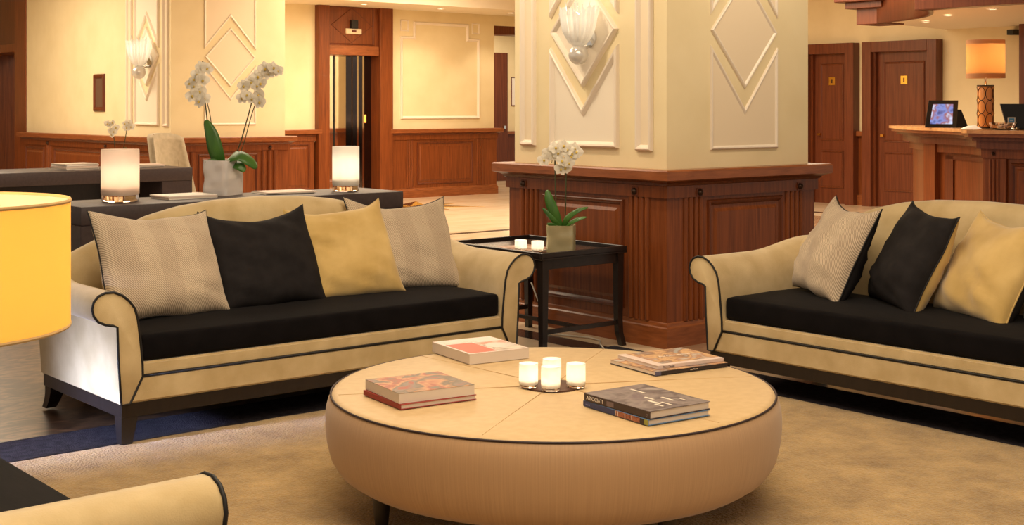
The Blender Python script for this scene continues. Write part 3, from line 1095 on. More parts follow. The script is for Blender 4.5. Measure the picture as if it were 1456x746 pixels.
ott_body()
lathe('top_cushion', [(0.788, 0.394), (0.782, 0.402), (0.765, 0.406), (0.5, 0.4075), (0.13, 0.4065), (0.105, 0.402), (0.10, 0.39)], silk_top, ot, n=96)
tube('piping', [(0.790 * math.cos(2 * math.pi * k / 96), 0.790 * math.sin(2 * math.pi * k / 96), 0.398) for k in range(96)], 0.0040, simple('brown_piping', (52, 36, 38), 0.6), ot, closed=True, n=6)
seam_m = simple('seam_thread', (190, 152, 104), 0.7)  # thread colour close to the top silk
for k in range(6):
    a = R(-TH + 12 + 60 * k)
    tube('seam', [(rr * math.cos(a), rr * math.sin(a), 0.4072 + (0.0006 if rr < 0.6 else -0.0008)) for rr in (0.115, 0.3, 0.5, 0.65, 0.765)], 0.0010, seam_m, ot, n=5)
lathe('centre_disc', [(0.102, 0.392), (0.102, 0.4075), (0.09, 0.409), (0.001, 0.409)], simple('dark_centre', (92, 62, 50), 0.5), ot, n=40)
for k in range(4):
    a = R(81 + 90 * k)
    c_ = (0.675 * math.cos(a), 0.675 * math.sin(a), 0)
    lathe('leg', [(0.020, 0.0), (0.022, 0.01), (0.033, 0.118)], black_wood, ot, c_, n=16)
OT_TOP = 0.014 + 0.4085

# =================================================================== CANDLES
frost = translucent('frosted_white_glass', (0.93, 0.91, 0.87), 0.45, gloss=0.06)
clear = simple('clear_glass', (250, 235, 225), 0.05)
clear.node_tree.nodes['Principled BSDF'].inputs['Transmission Weight'].default_value = 1.0
wax = simple('candle_wax', (240, 228, 208), 0.5)
flame_m = emit('candle_flame', (1.0, 0.72, 0.35), 14)


def candle(name, label, group, loc, r, h, power, fr=frost):
    t = thing(name, label, 'candle', loc, 0, group)
    b = h * 0.12
    lathe('glass_base', [(r * 0.93, 0), (r * 0.97, b * 0.2), (r * 0.97, b), (0.001, b)], clear, t, n=24)
    lathe('glass_wall', [(r * 0.97, b), (r, b * 1.3), (r, h * 0.985), (r * 0.985, h), (r * 0.95, h * 0.985), (r * 0.95, b * 1.3)], fr, t, n=28, caps=False)
    cd = lathe('wax', [(r * 0.90, b), (r * 0.90, h * 0.26), (0.001, h * 0.25)], wax, t, n=20)
    lathe('flame', [(0.001, h * 0.30), (r * 0.09, h * 0.36), (r * 0.06, h * 0.45), (0.001, h * 0.54)], flame_m, cd, n=8)
    point('candle_light', (0, 0, h * 0.56), power, (1.0, 0.88, 0.74), r * 0.28, t)
    return t


GV = 'votive candles on the ottoman'
for x, y, h, lb in ((3.090, 3.627, 0.084, 'frosted votive candle nearest the red cover book on the ottoman'),
                    (3.112, 3.533, 0.084, 'frosted votive candle standing half off the dark disc of the ottoman'),
                    (3.205, 3.632, 0.086, 'frosted votive candle behind the others on the ottoman disc'),
                    (3.218, 3.517, 0.084, 'frosted votive candle nearest the dark stacked books on the ottoman')):
    candle('votive_candle', lb, GV, (x, y, OT_TOP + 0.001), 0.034, h, 0.085)


# =================================================================== BOOKS
def book(label, loc, rz, wx, wy, th, cm, spine='x', group=None, cat='book', pages=paper_m, over=0.004, hard=0.0025, spine_mat=None):
    t = thing('book', label, cat, loc, rz, group)
    a, b = wx / 2, wy / 2
    c_ = box('front_cover', -a, a, -b, b, th - hard, th, cm, t, 0.0008)
    box('back_cover', -a, a, -b, b, 0, hard, spine_mat or cm, t, 0.0008)
    if spine == 'x':
        box('page_block', -a + hard, a - over, -b + over, b - over, hard, th - hard, pages, t)
        sp = box('spine', -a, -a + hard, -b, b, 0.0005, th - 0.0005, spine_mat or cm, t, 0.0006)
    else:
        box('page_block', -a + over, a - over, -b + hard, b - over, hard, th - hard, pages, t)
        sp = box('spine', -a, a, -b, -b + hard, 0.0005, th - 0.0005, spine_mat or cm, t, 0.0006)
    t['h'] = th
    return t, sp, c_


cv_art = cover_mat('cover_painting', [(156, 70, 46), (126, 110, 98), (104, 88, 70), (186, 134, 92), (160, 80, 56), (116, 102, 84)], 8, 1.3)
cv_red = simple('red_cloth_cover', (148, 44, 34), 0.5)
cv_dance = cover_mat('cover_orange_print', [(196, 176, 158), (226, 92, 58), (206, 188, 170), (150, 128, 112), (214, 196, 178)], 9, 4.2)
cv_dark = cover_mat('cover_dark_interior', [(112, 98, 102), (136, 124, 120), (92, 80, 82), (154, 144, 140)], 8, 2.1)
cv_blue = simple('blue_cover', (92, 128, 168), 0.35)
cv_city = cover_mat('cover_building', [(186, 176, 164), (166, 120, 92), (206, 168, 124), (140, 104, 84), (160, 156, 150)], 10, 7.2)
cv_pale = simple('pale_cover', (216, 196, 186), 0.4)
cv_black = simple('black_cover', (40, 30, 30), 0.4)
navy = simple('navy_print', (44, 52, 96), 0.4)
brick = cover_mat('brown_print', [(126, 62, 44), (168, 108, 80), (112, 54, 40)], 60, 2)
lime = simple('lime_print', (150, 148, 62), 0.4)
dark_brown_sp = simple('dark_brown_spine', (52, 36, 38), 0.4)
white_ink = simple('white_ink', (226, 214, 200), 0.6)
grey_ink = simple('grey_ink', (112, 96, 96), 0.6)
dark_ink = simple('dark_ink', (70, 52, 52), 0.6)

bz = OT_TOP + 0.001
# left stack
book('thin red hardcover lying under the painted cover book', (2.690, 3.735, bz), -7, 0.292, 0.275, 0.017, cv_red, 'x', 'books on the ottoman', spine_mat=cv_red)
b2, sp, fc = book('thick paperback with painted figures on its cover, stacked on a red book', (2.692, 3.738, bz + 0.0175), -9, 0.285, 0.268, 0.034, cv_art, 'x', 'books on the ottoman', pages=paper_m, over=0.0008, hard=0.0012, spine_mat=paper_m)
# far left book
b3, sp, fc = book('thick white paperback with an orange picture on its cover', (3.335, 4.215, bz), -9, 0.270, 0.315, 0.041, cv_pale, 'x', 'books on the ottoman', over=0.0008, hard=0.0012, spine_mat=paper_m)
box('cover_picture', -0.125, -0.005, -0.145, 0.06, 0.041, 0.0414, simple('orange_red_print', (214, 78, 42), 0.45), fc)
box('cover_picture', 0.0, 0.128, -0.145, 0.05, 0.041, 0.0414, cv_dance, fc)
lathe('cover_oval', [(0.058, 0.0414), (0.058, 0.0417), (0.001, 0.0417)], simple('grey_photo_print', (178, 164, 150), 0.3), fc, (0.066, -0.045, 0), n=28)
text('cover_title', 'music', 0.062, white_ink, fc, (-0.118, 0.068, 0.0412), (0, 0, 0))
# right far stack
b4, sp, fc = book('black spined paperback lying under the white architecture book', (3.765, 3.585, bz), -8, 0.350, 0.285, 0.016, cv_city, 'y', 'books on the ottoman', spine_mat=cv_black, over=0.0012)
text('spine_text', 'casa Roma', 0.0085, white_ink, sp, (-0.01, -0.1428, 0.005), (R(90), 0, 0))
box('spine_end', -0.1752, -0.148, -0.1428, -0.1415, 0.0006, 0.0154, simple('slate_print', (84, 84, 112), 0.4), sp)
b5, sp, fc = book('white paperback with building picture and printed spine on a black one', (3.785, 3.595, bz + 0.0165), -9, 0.315, 0.262, 0.014, cv_pale, 'y', 'books on the ottoman', spine_mat=cv_pale, over=0.0012)
box('cover_picture', -0.12, 0.1572, -0.105, 0.128, 0.014, 0.0143, cv_city, fc)
text('spine_title', 'Piano Design', 0.0105, dark_ink, sp, (-0.135, -0.1313, 0.0035), (R(90), 0, 0))
text('cover_title', 'Architettura', 0.034, white_ink, fc, (-0.05, 0.0, 0.0142), (0, 0, 0))
# right near stack
b6, sp, fc = book('blue edged hardcover with brown and navy spine at the bottom of the near stack', (3.142, 3.095, bz), -6, 0.258, 0.340, 0.019, cv_blue, 'x', 'books on the ottoman', spine_mat=cv_blue)
for y0, y1, m_ in ((0.0, 0.169, navy), (-0.128, -0.004, brick), (-0.150, -0.128, cv_black), (-0.168, -0.150, lime)):
    box('spine_print', -0.1296, -0.1288, y0, y1, 0.001, 0.018, m_, sp)
for y0 in (-0.006, -0.018, -0.055, -0.090):
    box('spine_line', -0.1299, -0.1295, y0, y0 + 0.003, 0.002, 0.017, white_ink, sp)
text('spine_title', 'interni', 0.009, simple('pale_blue_ink', (120, 128, 176), 0.5), sp, (-0.1300, 0.155, 0.006), (R(90), 0, R(-90)))
b7, sp, fc = book('dark hardcover with white titled spine on top of the near stack', (3.142, 3.092, bz + 0.0195), -5, 0.256, 0.335, 0.026, cv_dark, 'x', 'books on the ottoman', spine_mat=dark_brown_sp)
text('spine_title', 'ASSOCIATI', 0.018, white_ink, sp, (-0.1284, 0.155, 0.0065), (R(90), 0, R(-90)))
text('spine_mark', 'Z', 0.014, grey_ink, sp, (-0.1284, -0.150, 0.006), (R(90), 0, R(-90)))
box('spine_block', -0.1286, -0.1279, 0.012, 0.048, 0.004, 0.020, grey_ink, sp)
white_marks = simple('white_cover_mark', (226, 216, 200), 0.35)  # narrow white bars on the dark cover
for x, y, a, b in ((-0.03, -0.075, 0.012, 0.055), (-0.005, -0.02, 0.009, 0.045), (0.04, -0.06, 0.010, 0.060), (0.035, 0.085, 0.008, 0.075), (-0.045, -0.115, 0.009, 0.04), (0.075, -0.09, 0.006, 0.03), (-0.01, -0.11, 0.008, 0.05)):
    q = box('cover_picture', x - a / 2, x + a / 2, y - b / 2, y + b / 2, 0.0258, 0.0263, white_marks, fc)

# =================================================================== SIDE TABLE
st = thing('side_table', 'black tray top side table between the sofa arm and the pillar', 'side table', (5.285, 6.140, 0.0))
hx, hy = 0.335, 0.450
box('table_top', -hx, hx, -hy, hy, 0.553, 0.568, black_wood, st, 0.002)
for a in ((-hx, hx, -hy, -hy + 0.018), (-hx, hx, hy - 0.018, hy), (-hx, -hx + 0.018, -hy + 0.018, hy - 0.018), (hx - 0.018, hx, -hy + 0.018, hy - 0.018)):
    box('tray_rim', a[0], a[1], a[2], a[3], 0.560, 0.594, black_wood, st, 0.003)
for a in ((-hx + 0.03, hx - 0.03, -hy + 0.025, -hy + 0.045), (-hx + 0.03, hx - 0.03, hy - 0.045, hy - 0.025), (-hx + 0.025, -hx + 0.045, -hy + 0.045, hy - 0.045), (hx - 0.045, hx - 0.025, -hy + 0.045, hy - 0.045)):
    box('apron', a[0], a[1], a[2], a[3], 0.495, 0.555, black_wood, st, 0.002)
for sx in (-1, 1):
    for sy in (-1, 1):
        vs, fs = [], []
        L = 8
        for k in range(L):
            t = k / (L - 1)
            z = 0.556 * (1 - t)
            a = 0.024 - 0.007 * t
            o_ = 0.03 * max(0, (t - 0.75) / 0.25) ** 2
            cx_, cy_ = sx * (hx - 0.038 + o_ * 0.6), sy * (hy - 0.038 + o_ * 0.6)
            vs += [(cx_ - a, cy_ - a, z), (cx_ + a, cy_ - a, z), (cx_ + a, cy_ + a, z), (cx_ - a, cy_ + a, z)]
        for k in range(L - 1):
            for j in range(4):
                fs.append([k * 4 + j, k * 4 + 4 + j, k * 4 + 4 + (j + 1) % 4, k * 4 + (j + 1) % 4])
        fs += [[0, 1, 2, 3], [(L - 1) * 4 + j for j in range(4)][::-1]]
        mesh('leg', vs, fs, black_wood, st)
for sy in (-1, 1):
    box('stretcher', -hx + 0.04, hx - 0.04, sy * (hy - 0.04) - 0.009, sy * (hy - 0.04) + 0.009, 0.125, 0.150, black_wood, st)
box('stretcher', -0.012, 0.012, -hy + 0.04, hy - 0.04, 0.127, 0.148, black_wood, st)
box('tray_insert', -hx + 0.05, hx - 0.05, -hy + 0.05, hy - 0.05, 0.568, 0.571, simple('tray_leather', (74, 58, 50), 0.25), st)
mag = thing('magazine', 'open magazine lying on the tray of the side table', 'magazine', (5.19, 6.12, 0.572), -6)
box('page_block', -0.12, 0.12, -0.15, 0.15, 0, 0.004, white_paper, mag, 0.001)
box('cover', -0.118, 0.118, -0.148, 0.148, 0.004, 0.0055, cover_mat('magazine_print', [(196, 170, 150), (148, 106, 88), (214, 196, 176)], 12, 3), mag)
candle('votive_candle', 'short frosted votive beside the orchid on the side table', 'votives on the side table', (5.100, 5.905, 0.5785), 0.036, 0.060, 0.10)
candle('votive_candle', 'short frosted votive standing away from the orchid on the side table', 'votives on the side table', (5.062, 6.012, 0.5785), 0.036, 0.060, 0.10)
cab = tube('power_cable', [(5.56, 6.50, 0.30), (5.58, 6.44, 0.16), (5.56, 6.34, 0.04), (5.50, 6.30, 0.008), (5.54, 6.15, 0.008), (5.60, 6.00, 0.008), (5.58, 5.88, 0.008), (5.50, 5.80, 0.008), (5.40, 5.66, 0.008)], 0.005, simple('white_cable', (200, 192, 178), 0.5))
tag(cab, 'white power cable on the floor under the black side table', 'cable')


# =================================================================== ORCHIDS
def petal_mesh(name, L, W, cup=0.25):
    vs, fs = [], []
    n, m = 5, 4
    for i in range(n + 1):
        t = i / n
        wdt = W * math.sin(math.pi * (0.10 + 0.86 * t ** 0.85)) ** 0.5 if t < 1 else W * 0.3
        for j in range(m + 1):
            s_ = -1 + 2 * j / m
            vs.append((s_ * wdt / 2, -cup * L * (t * t) * 0.35 + abs(s_) * 0.08 * W, t * L))
    for i in range(n):
        for j in range(m):
            a = i * (m + 1) + j
            fs.append([a, a + 1, a + m + 2, a + m + 1])
    return vs, fs


def blossom_mesh(s):
    vs, fs = [], []
    for ang, L, W in ((0, 0.95, 0.75), (78, 1.0, 1.15), (-78, 1.0, 1.15), (143, 0.9, 0.72), (-143, 0.9, 0.72)):
        pv, pf = petal_mesh('p', s * L, s * W)
        b = len(vs)
        M_ = Matrix.Rotation(R(ang), 3, 'Y')
        vs += [tuple(M_ @ Vector(v)) for v in pv]
        fs += [[q + b for q in f] for f in pf]
    me = bpy.data.meshes.new('blossom')
    me.from_pydata(vs, [], fs)
    me.materials.append(petal_m)
    me.polygons.foreach_set('use_smooth', [True] * len(me.polygons))
    lv, lf = [], []
    n = 8
    for r_, y_ in ((0.04, 0.0), (0.16, -0.10), (0.14, -0.22), (0.03, -0.30)):
        for k in range(n):
            a = 2 * math.pi * k / n
            lv.append((s * r_ * math.cos(a), s * y_, s * (r_ * math.sin(a) * 1.3 - 0.08)))
    for i in range(3):
        for k in range(n):
            lf.append([i * n + k, i * n + (k + 1) % n, (i + 1) * n + (k + 1) % n, (i + 1) * n + k])
    ml = bpy.data.meshes.new('lip')
    ml.from_pydata(lv, [], lf)
    ml.materials.append(lip_m)
    return me, ml


def blossoms(root, me, ml, pts, rnd, tiltc=0.0):
    for p in pts:
        o = bpy.data.objects.new('blossom', me)
        link(o, root)
        o.location = p
        o.rotation_euler = (R(rnd.uniform(-22, 12)), R(rnd.uniform(-20, 20)), R(rnd.uniform(-38, 38)))
        sc_ = rnd.uniform(0.85, 1.1)
        o.scale = (sc_,) * 3
        q = bpy.data.objects.new('lip', ml)
        link(q, o)


def leaf(root, pts, wd, mat=leaf_m, flat=(0, -1, 0), fold=0.15):
    """strap leaf along a bent spine"""
    P_ = [Vector(p) for p in pts]
    # resample smoothly
    Q = []
    n = 12
    for i in range(n + 1):
        t = i / n * (len(P_) - 1)
        k = min(int(t), len(P_) - 2)
        f = t - k
        a = P_[max(k - 1, 0)]; b = P_[k]; c_ = P_[k + 1]; d = P_[min(k + 2, len(P_) - 1)]
        Q.append(0.5 * ((2 * b) + (c_ - a) * f + (2 * a - 5 * b + 4 * c_ - d) * f * f + (3 * b - a - 3 * c_ + d) * f ** 3))
    vs, fs = [], []
    N_ = Vector(flat)
    for i, q in enumerate(Q):
        t = i / n
        tg = (Q[min(i + 1, n)] - Q[max(i - 1, 0)]).normalized()
        sd = tg.cross(N_)
        sd = sd.normalized() if sd.length > 1e-3 else Vector((1, 0, 0))
        up = sd.cross(tg)
        w_ = wd / 2 * (math.sin(math.pi * min(0.97, (0.18 + 0.80 * t))) ** 0.6)
        for s_ in (-1, -0.5, 0, 0.5, 1):
            vs.append(q + sd * (s_ * w_) - up * (abs(s_) * w_ * fold))
    for i in range(n):
        for j in range(4):
            a = i * 5 + j
            fs.append([a, a + 1, a + 6, a + 5])
    o = mesh('leaf', vs, fs, mat, root, True)
    md = o.modifiers.new('thick', 'SOLIDIFY')
    md.thickness = 0.002
    return o


rnd = random.Random(5)
bl_me, bl_lip = blossom_mesh(0.041)


def smooth_line(pts, n=16):
    P_ = [Vector(p) for p in pts]
    Q = []
    for i in range(n + 1):
        t = i / n * (len(P_) - 1)
        k = min(int(t), len(P_) - 2)
        f = t - k
        a = P_[max(k - 1, 0)]; b = P_[k]; c_ = P_[k + 1]; d = P_[min(k + 2, len(P_) - 1)]
        Q.append(0.5 * ((2 * b) + (c_ - a) * f + (2 * a - 5 * b + 4 * c_ - d) * f * f + (3 * b - a - 3 * c_ + d) * f ** 3))
    return Q


def wavy_pot(root, a, h, yaw, mat, wav=0.006):
    """square glass vase with uneven pinched walls"""
    vs, fs = [], []
    n, m = 64, 12
    for sc_, inner in ((1.0, False), (0.90, True)):
        for j in range(m + 1):
            z = h * j / m if not inner else 0.02 + (h - 0.02) * j / m
            for k in range(n):
                t = 2 * math.pi * k / n
                cx_, sy_ = math.cos(t), math.sin(t)
                e = 10.0
                r_ = (abs(cx_) ** e + abs(sy_) ** e) ** (-1 / e)
                r_ *= a / 2 * sc_ * (1 + 0 * z)
                x, y = r_ * cx_, r_ * sy_
                nn = mnoise.noise(Vector((x * 14, y * 14, z * 16))) * wav
                x += nn * cx_; y += nn * sy_
                p = Matrix.Rotation(R(yaw), 3, 'Z') @ Vector((x, y, z))
                vs.append(p)
    M1 = (m + 1) * n
    for base in (0, M1):
        for j in range(m):
            for k in range(n):
                fs.append([base + j * n + k, base + j * n + (k + 1) % n, base + (j + 1) * n + (k + 1) % n, base + (j + 1) * n + k])
    for k in range(n):
        fs.append([m * n + k, m * n + (k + 1) % n, M1 + m * n + (k + 1) % n, M1 + m * n + k])
    fs.append(list(range(n))[::-1])
    fs.append([M1 + k for k in range(n)])
    return auto_smooth(mesh('vase', vs, fs, mat, root), 45)


ice = translucent('frosted_ice_glass', (0.84, 0.80, 0.78), 0.7, gloss=0.12)
amber = translucent('amber_green_glass', (0.40, 0.35, 0.20), 0.85, gloss=0.12)

# orchid on the console (local x = along the viewer's right, z up)
CT = 0.925
oc = thing('potted_orchid', 'tall white orchid with two flower stems in a square frosted vase on the console', 'orchid', (3.56, 6.83, CT + 0.001), -TH)
wavy_pot(oc, 0.165, 0.195, -26, ice, 0.007)
lathe('bark', [(0.062, 0.15), (0.062, 0.165), (0.001, 0.172)], soil_m, oc, n=16)
k4 = 0.004
stA = smooth_line([(-0.02, 0, 0.16), (-0.075, 0.0, 0.30), (-0.092, -0.01, 0.45), (-0.105, -0.01, 0.58), (-0.112, -0.02, 0.72), (-0.108, -0.035, 0.75)])
stB = smooth_line([(0.03, 0, 0.16), (0.085, 0.0, 0.26), (0.135, -0.01, 0.42), (0.172, -0.01, 0.55), (0.225, -0.02, 0.66), (0.29, -0.03, 0.715)])
tube('stem', stA, 0.0035, stem_m, oc, n=6)
tube('stem', [q + Vector((0.010, 0.004, 0)) for q in smooth_line([(-0.01, 0, 0.16), (-0.062, 0, 0.30), (-0.086, 0, 0.45), (-0.105, 0, 0.53)])], 0.0025, stem_m, oc, n=6)
tube('stem', stB, 0.0035, stem_m, oc, n=6)
tube('stem', [q + Vector((0.010, 0.004, 0)) for q in smooth_line([(0.04, 0, 0.16), (0.095, 0, 0.26), (0.140, 0, 0.42), (0.165, 0, 0.50)])], 0.0025, stem_m, oc, n=6)
fa = [(289, 97), (297, 100), (283, 108), (291, 116), (273, 121), (279, 125), (286, 132), (276, 138), (287, 146), (293, 142), (280, 115)]
fb = [(358, 119), (348, 124), (367, 111), (366, 124), (352, 137), (345, 141), (372, 121), (369, 137), (371, 147), (360, 142), (382, 106), (390, 99), (395, 103), (378, 100)]
blossoms(oc, bl_me, bl_lip, [((a - 317) * k4, -0.03 - rnd.random() * 0.03, (277 - b) * k4) for a, b in fa + fb], rnd)
leaf(oc, [(-0.02, 0, 0.17), (-0.035, -0.03, 0.24), (-0.06, -0.035, 0.34), (-0.095, -0.02, 0.42)], 0.085)
leaf(oc, [(0.0, 0, 0.17), (0.05, -0.05, 0.215), (0.11, -0.06, 0.225), (0.17, -0.05, 0.185), (0.195, -0.04, 0.15)], 0.085, flat=(0, -0.6, 0.8))
leaf(oc, [(0.05, -0.02, 0.18), (0.10, -0.06, 0.17), (0.135, -0.06, 0.135)], 0.06, flat=(0, -0.8, 0.6))
leaf(oc, [(-0.01, 0, 0.17), (-0.05, -0.03, 0.19), (-0.09, -0.05, 0.185)], 0.03)

# orchid on the side table
os_ = thing('potted_orchid', 'small white orchid in a square amber glass pot on the side table', 'orchid', (5.245, 5.860, 0.5725), -TH)
wavy_pot(os_, 0.160, 0.155, -8, amber, 0.003)
lathe('bark', [(0.06, 0.12), (0.06, 0.135), (0.001, 0.14)], soil_m, os_, n=16)
tube('stem', smooth_line([(-0.02, 0, 0.13), (-0.032, 0, 0.30), (-0.036, 0, 0.48), (-0.038, 0, 0.60)]), 0.004, stem_m, os_, n=6)
tube('stem', smooth_line([(-0.038, 0, 0.60), (-0.015, -0.01, 0.60), (0.0, -0.02, 0.595)], 8), 0.002, stem_m, os_, n=5)
tube('stem', smooth_line([(-0.036, 0, 0.585), (-0.05, -0.01, 0.555), (-0.056, -0.01, 0.52)], 8), 0.002, stem_m, os_, n=5)
tube('stem', smooth_line([(0.02, 0, 0.13), (0.026, 0, 0.30), (0.028, 0, 0.47), (0.02, -0.01, 0.57)]), 0.004, stem_m, os_, n=6)
fs_ = [(788, 205), (800, 202), (778, 213), (771, 223), (792, 213), (806, 208), (819, 211), (811, 218), (816, 206), (803, 234), (797, 224), (808, 227), (785, 216), (796, 236), (813, 214)]
blossoms(os_, bl_me, bl_lip, [((a - 797) * k4 + 0.0, -0.02 - rnd.random() * 0.03, (357 - b) * k4) for a, b in fs_], rnd)
leaf(os_, [(-0.01, 0, 0.13), (-0.04, -0.02, 0.22), (-0.07, -0.02, 0.30), (-0.082, -0.01, 0.36)], 0.062)
leaf(os_, [(0.0, 0, 0.13), (-0.05, -0.03, 0.19), (-0.11, -0.03, 0.255)], 0.032)
leaf(os_, [(0.01, 0, 0.13), (0.04, -0.03, 0.20), (0.10, -0.04, 0.245), (0.155, -0.03, 0.26)], 0.034, flat=(0, -0.7, 0.7))
leaf(os_, [(0.01, 0, 0.13), (0.05, -0.04, 0.17), (0.10, -0.05, 0.195), (0.145, -0.05, 0.205)], 0.030, flat=(0, -0.7, 0.7))
leaf(os_, [(0.01, 0, 0.13), (0.03, -0.03, 0.19), (0.07, -0.03, 0.235)], 0.034, flat=(0, -0.8, 0.5))
leaf(os_, [(-0.01, 0, 0.13), (-0.05, -0.04, 0.155), (-0.085, -0.05, 0.165)], 0.026)


# =================================================================== CONSOLES AND THEIR THINGS
def waterfall(name, label, loc, L, Dp, h, slab, leg, mat):
    t = thing(name, label, 'console', loc)
    box('table_top', 0, L, 0, Dp, h - slab, h, mat, t, 0.006, 2)
    box('end_panel', 0, leg, 0.004, Dp - 0.004, 0, h - slab, mat, t, 0.004)
    box('end_panel', L - leg, L, 0.004, Dp - 0.004, 0, h - slab, mat, t, 0.004)
    box('back_panel', leg, L - leg, Dp - 0.05, Dp - 0.02, 0.0, h - slab, black_wood, t)
    return t


waterfall('console_table', 'dark leather waterfall console behind the sofa with candles and an orchid', (2.585, 6.45, 0), 1.945, 0.48, CT, 0.095, 0.10, leather)
big_frost = translucent('blush_frosted_glass', (0.90, 0.80, 0.72), 0.35, gloss=0.05)
candle('candle_lantern', 'wide frosted glass candle holder at the lamp end of the console', 'candle holders on the console', (2.905, 6.72, CT + 0.001), 0.098, 0.272, 0.55, big_frost)
candle('candle_lantern', 'slimmer frosted glass candle holder at the far end of the console', 'candle holders on the console', (4.290, 6.70, CT + 0.001), 0.080, 0.262, 0.50, frost)


def brochure_stack(label, loc, rz, wx, wy, n, dz, seed, group=None):
    t = thing('magazine_stack', label, 'magazines', loc, rz, group)
    r_ = random.Random(seed)
    for k in range(n):
        q = box('magazine', -wx / 2, wx / 2, -wy / 2, wy / 2, k * dz, (k + 1) * dz - 0.0004, [white_paper, paper_m, cv_pale][k % 3], t, 0.0006)
        q.location = (r_.uniform(-0.006, 0.006), r_.uniform(-0.006, 0.006), 0)
        q.rotation_euler = (0, 0, R(r_.uniform(-3, 3)))
    return t


brochure_stack('thin stack of pale brochures between lantern and orchid on the console', (3.270, 6.72, CT + 0.001), 4, 0.29, 0.21, 4, 0.005, 3, 'brochures on the console')
brochure_stack('flat pale brochures fanned right behind the gold pillow on the console', (3.900, 6.75, CT + 0.001), -6, 0.30, 0.22, 3, 0.004, 8, 'brochures on the console')

waterfall('desk', 'long dark writing desk with magazines before the cream wall block', (3.4, 12.64, 0), 2.84, 0.85, 0.80, 0.13, 0.33, leather)
brochure_stack('stack of white newspapers on the dark writing desk', (5.15, 13.0, 0.801), 10, 0.36, 0.28, 5, 0.012, 12, 'papers on the desk')
brochure_stack('loose white papers near the chair on the dark writing desk', (5.86, 13.05, 0.801), -8, 0.42, 0.28, 3, 0.010, 13, 'papers on the desk')
od = thing('potted_orchid', 'distant white orchid on the writing desk behind the frosted lantern', 'orchid', (5.56, 12.92, 0.801), -TH)
lathe('vase', [(0.05, 0), (0.06, 0.01), (0.065, 0.12), (0.058, 0.12), (0.05, 0.02)], ice, od, n=20, caps=False)
for a, b in (((-0.01, 0.05), (-0.05, 0.42)), ((0.02, 0.05), (0.10, 0.43))):
    tube('stem', smooth_line([(a[0], 0, 0.02), ((a[0] + b[0]) * 0.55, 0, 0.25), (b[0], -0.01, b[1])], 10), 0.004, stem_m, od, n=5)
blossoms(od, bl_me, bl_lip, [(-0.075, -0.03, 0.44), (-0.045, -0.03, 0.46), (-0.065, -0.04, 0.385), (-0.03, -0.04, 0.37), (-0.05, -0.03, 0.34), (0.085, -0.03, 0.45), (0.12, -0.03, 0.46), (0.14, -0.03, 0.42), (0.10, -0.04, 0.41), (-0.01, -0.03, 0.41), (-0.095, -0.03, 0.45)], rnd)
leaf(od, [(0, 0, 0.08), (-0.04, -0.02, 0.16), (-0.06, -0.02, 0.20)], 0.05)
leaf(od, [(0, 0, 0.08), (0.06, -0.02, 0.16), (0.09, -0.02, 0.21)], 0.05)

# chair behind the desk
ch = thing('desk_chair', 'taupe upholstered chair behind the dark writing desk', 'chair', (6.62, 13.62, 0), 22)
bm = bmesh.new()
bmesh.ops.create_cube(bm, size=1)
for v in bm.verts:
    v.co = Vector((v.co.x * 0.54, v.co.y * 0.52, 0.40 + v.co.z * 0.14))
bmesh.ops.bevel(bm, geom=list(bm.edges), offset=0.03, segments=3, affect='EDGES')
auto_smooth(from_bm('seat', bm, grey_fabric, ch), 60)
vs, fs = [], []
nx_, nz_ = 14, 10
for side in (0, 1):
    for j in range(nz_ + 1):
        for i in range(nx_ + 1):
            u = -1 + 2 * i / nx_
            t = j / nz_
            wdt = 0.29 - 0.05 * t
            x = u * wdt
            y = 0.20 + 0.10 * t - 0.14 * abs(u) ** 3 * (1 - 0.45 * t) + side * 0.09
            z = 0.40 + 0.73 * t - 0.05 * abs(u) ** 3 * t
            vs.append((x, y, z))
N1 = (nx_ + 1) * (nz_ + 1)
for side in (0, 1):
    for j in range(nz_):
        for i in range(nx_):
            a = side * N1 + j * (nx_ + 1) + i
            fs.append([a, a + 1, a + nx_ + 2, a + nx_ + 1])
ring = [i for i in range(nx_ + 1)] + [(j + 1) * (nx_ + 1) - 1 for j in range(1, nz_ + 1)] + [nz_ * (nx_ + 1) + i for i in range(nx_ - 1, -1, -1)] + [j * (nx_ + 1) for j in range(nz_ - 1, 0, -1)]
for k in range(len(ring)):
    a, b = ring[k], ring[(k + 1) % len(ring)]
    fs.append([a, b, N1 + b, N1 + a])
bkc = mesh('backrest', vs, fs, grey_fabric, ch, True)
for s_ in (-1, 1):
    tube('seam', [(s_ * 0.165, 0.205 + 0.10 * t - 0.14 * 0.18 * (1 - 0.45 * t) - 0.006, 0.45 + 0.67 * t) for t in [k / 8 for k in range(9)]], 0.004, simple('seam_cord', (150, 136, 112), 0.8) if s_ < 0 else MATS['seam_cord'], bkc, n=6)
for sx in (-1, 1):
    for sy in (-1, 1):
        lathe('leg', [(0.014, 0), (0.024, 0.34)], black_wood, ch, (sx * 0.22, sy * 0.21, 0), n=10)

# =================================================================== WALL THINGS
pq = thing('wall_plaque', 'narrow dark wooden plaque on the cream wall above the desk', 'plaque', (6.817, 16.39, 1.60))
FQ = Face((0, 0), (0, 1), (-1, 0))
o = frame('frame', [(-0.17, -0.24), (0.17, -0.24), (0.17, 0.24), (-0.17, 0.24)], FQ, 0.07, 0.03, wood_dark, pq)
box('inlay', -0.012, -0.001, -0.11, 0.11, -0.18, 0.18, simple('bronze_inlay', (120, 92, 74), 0.35, 0.4), pq)

crystal = translucent('crystal_glass', (0.90, 0.88, 0.84), 0.45, gloss=0.3)
bulb_m = emit('sconce_bulb', (1.0, 0.88, 0.68), 1.8)


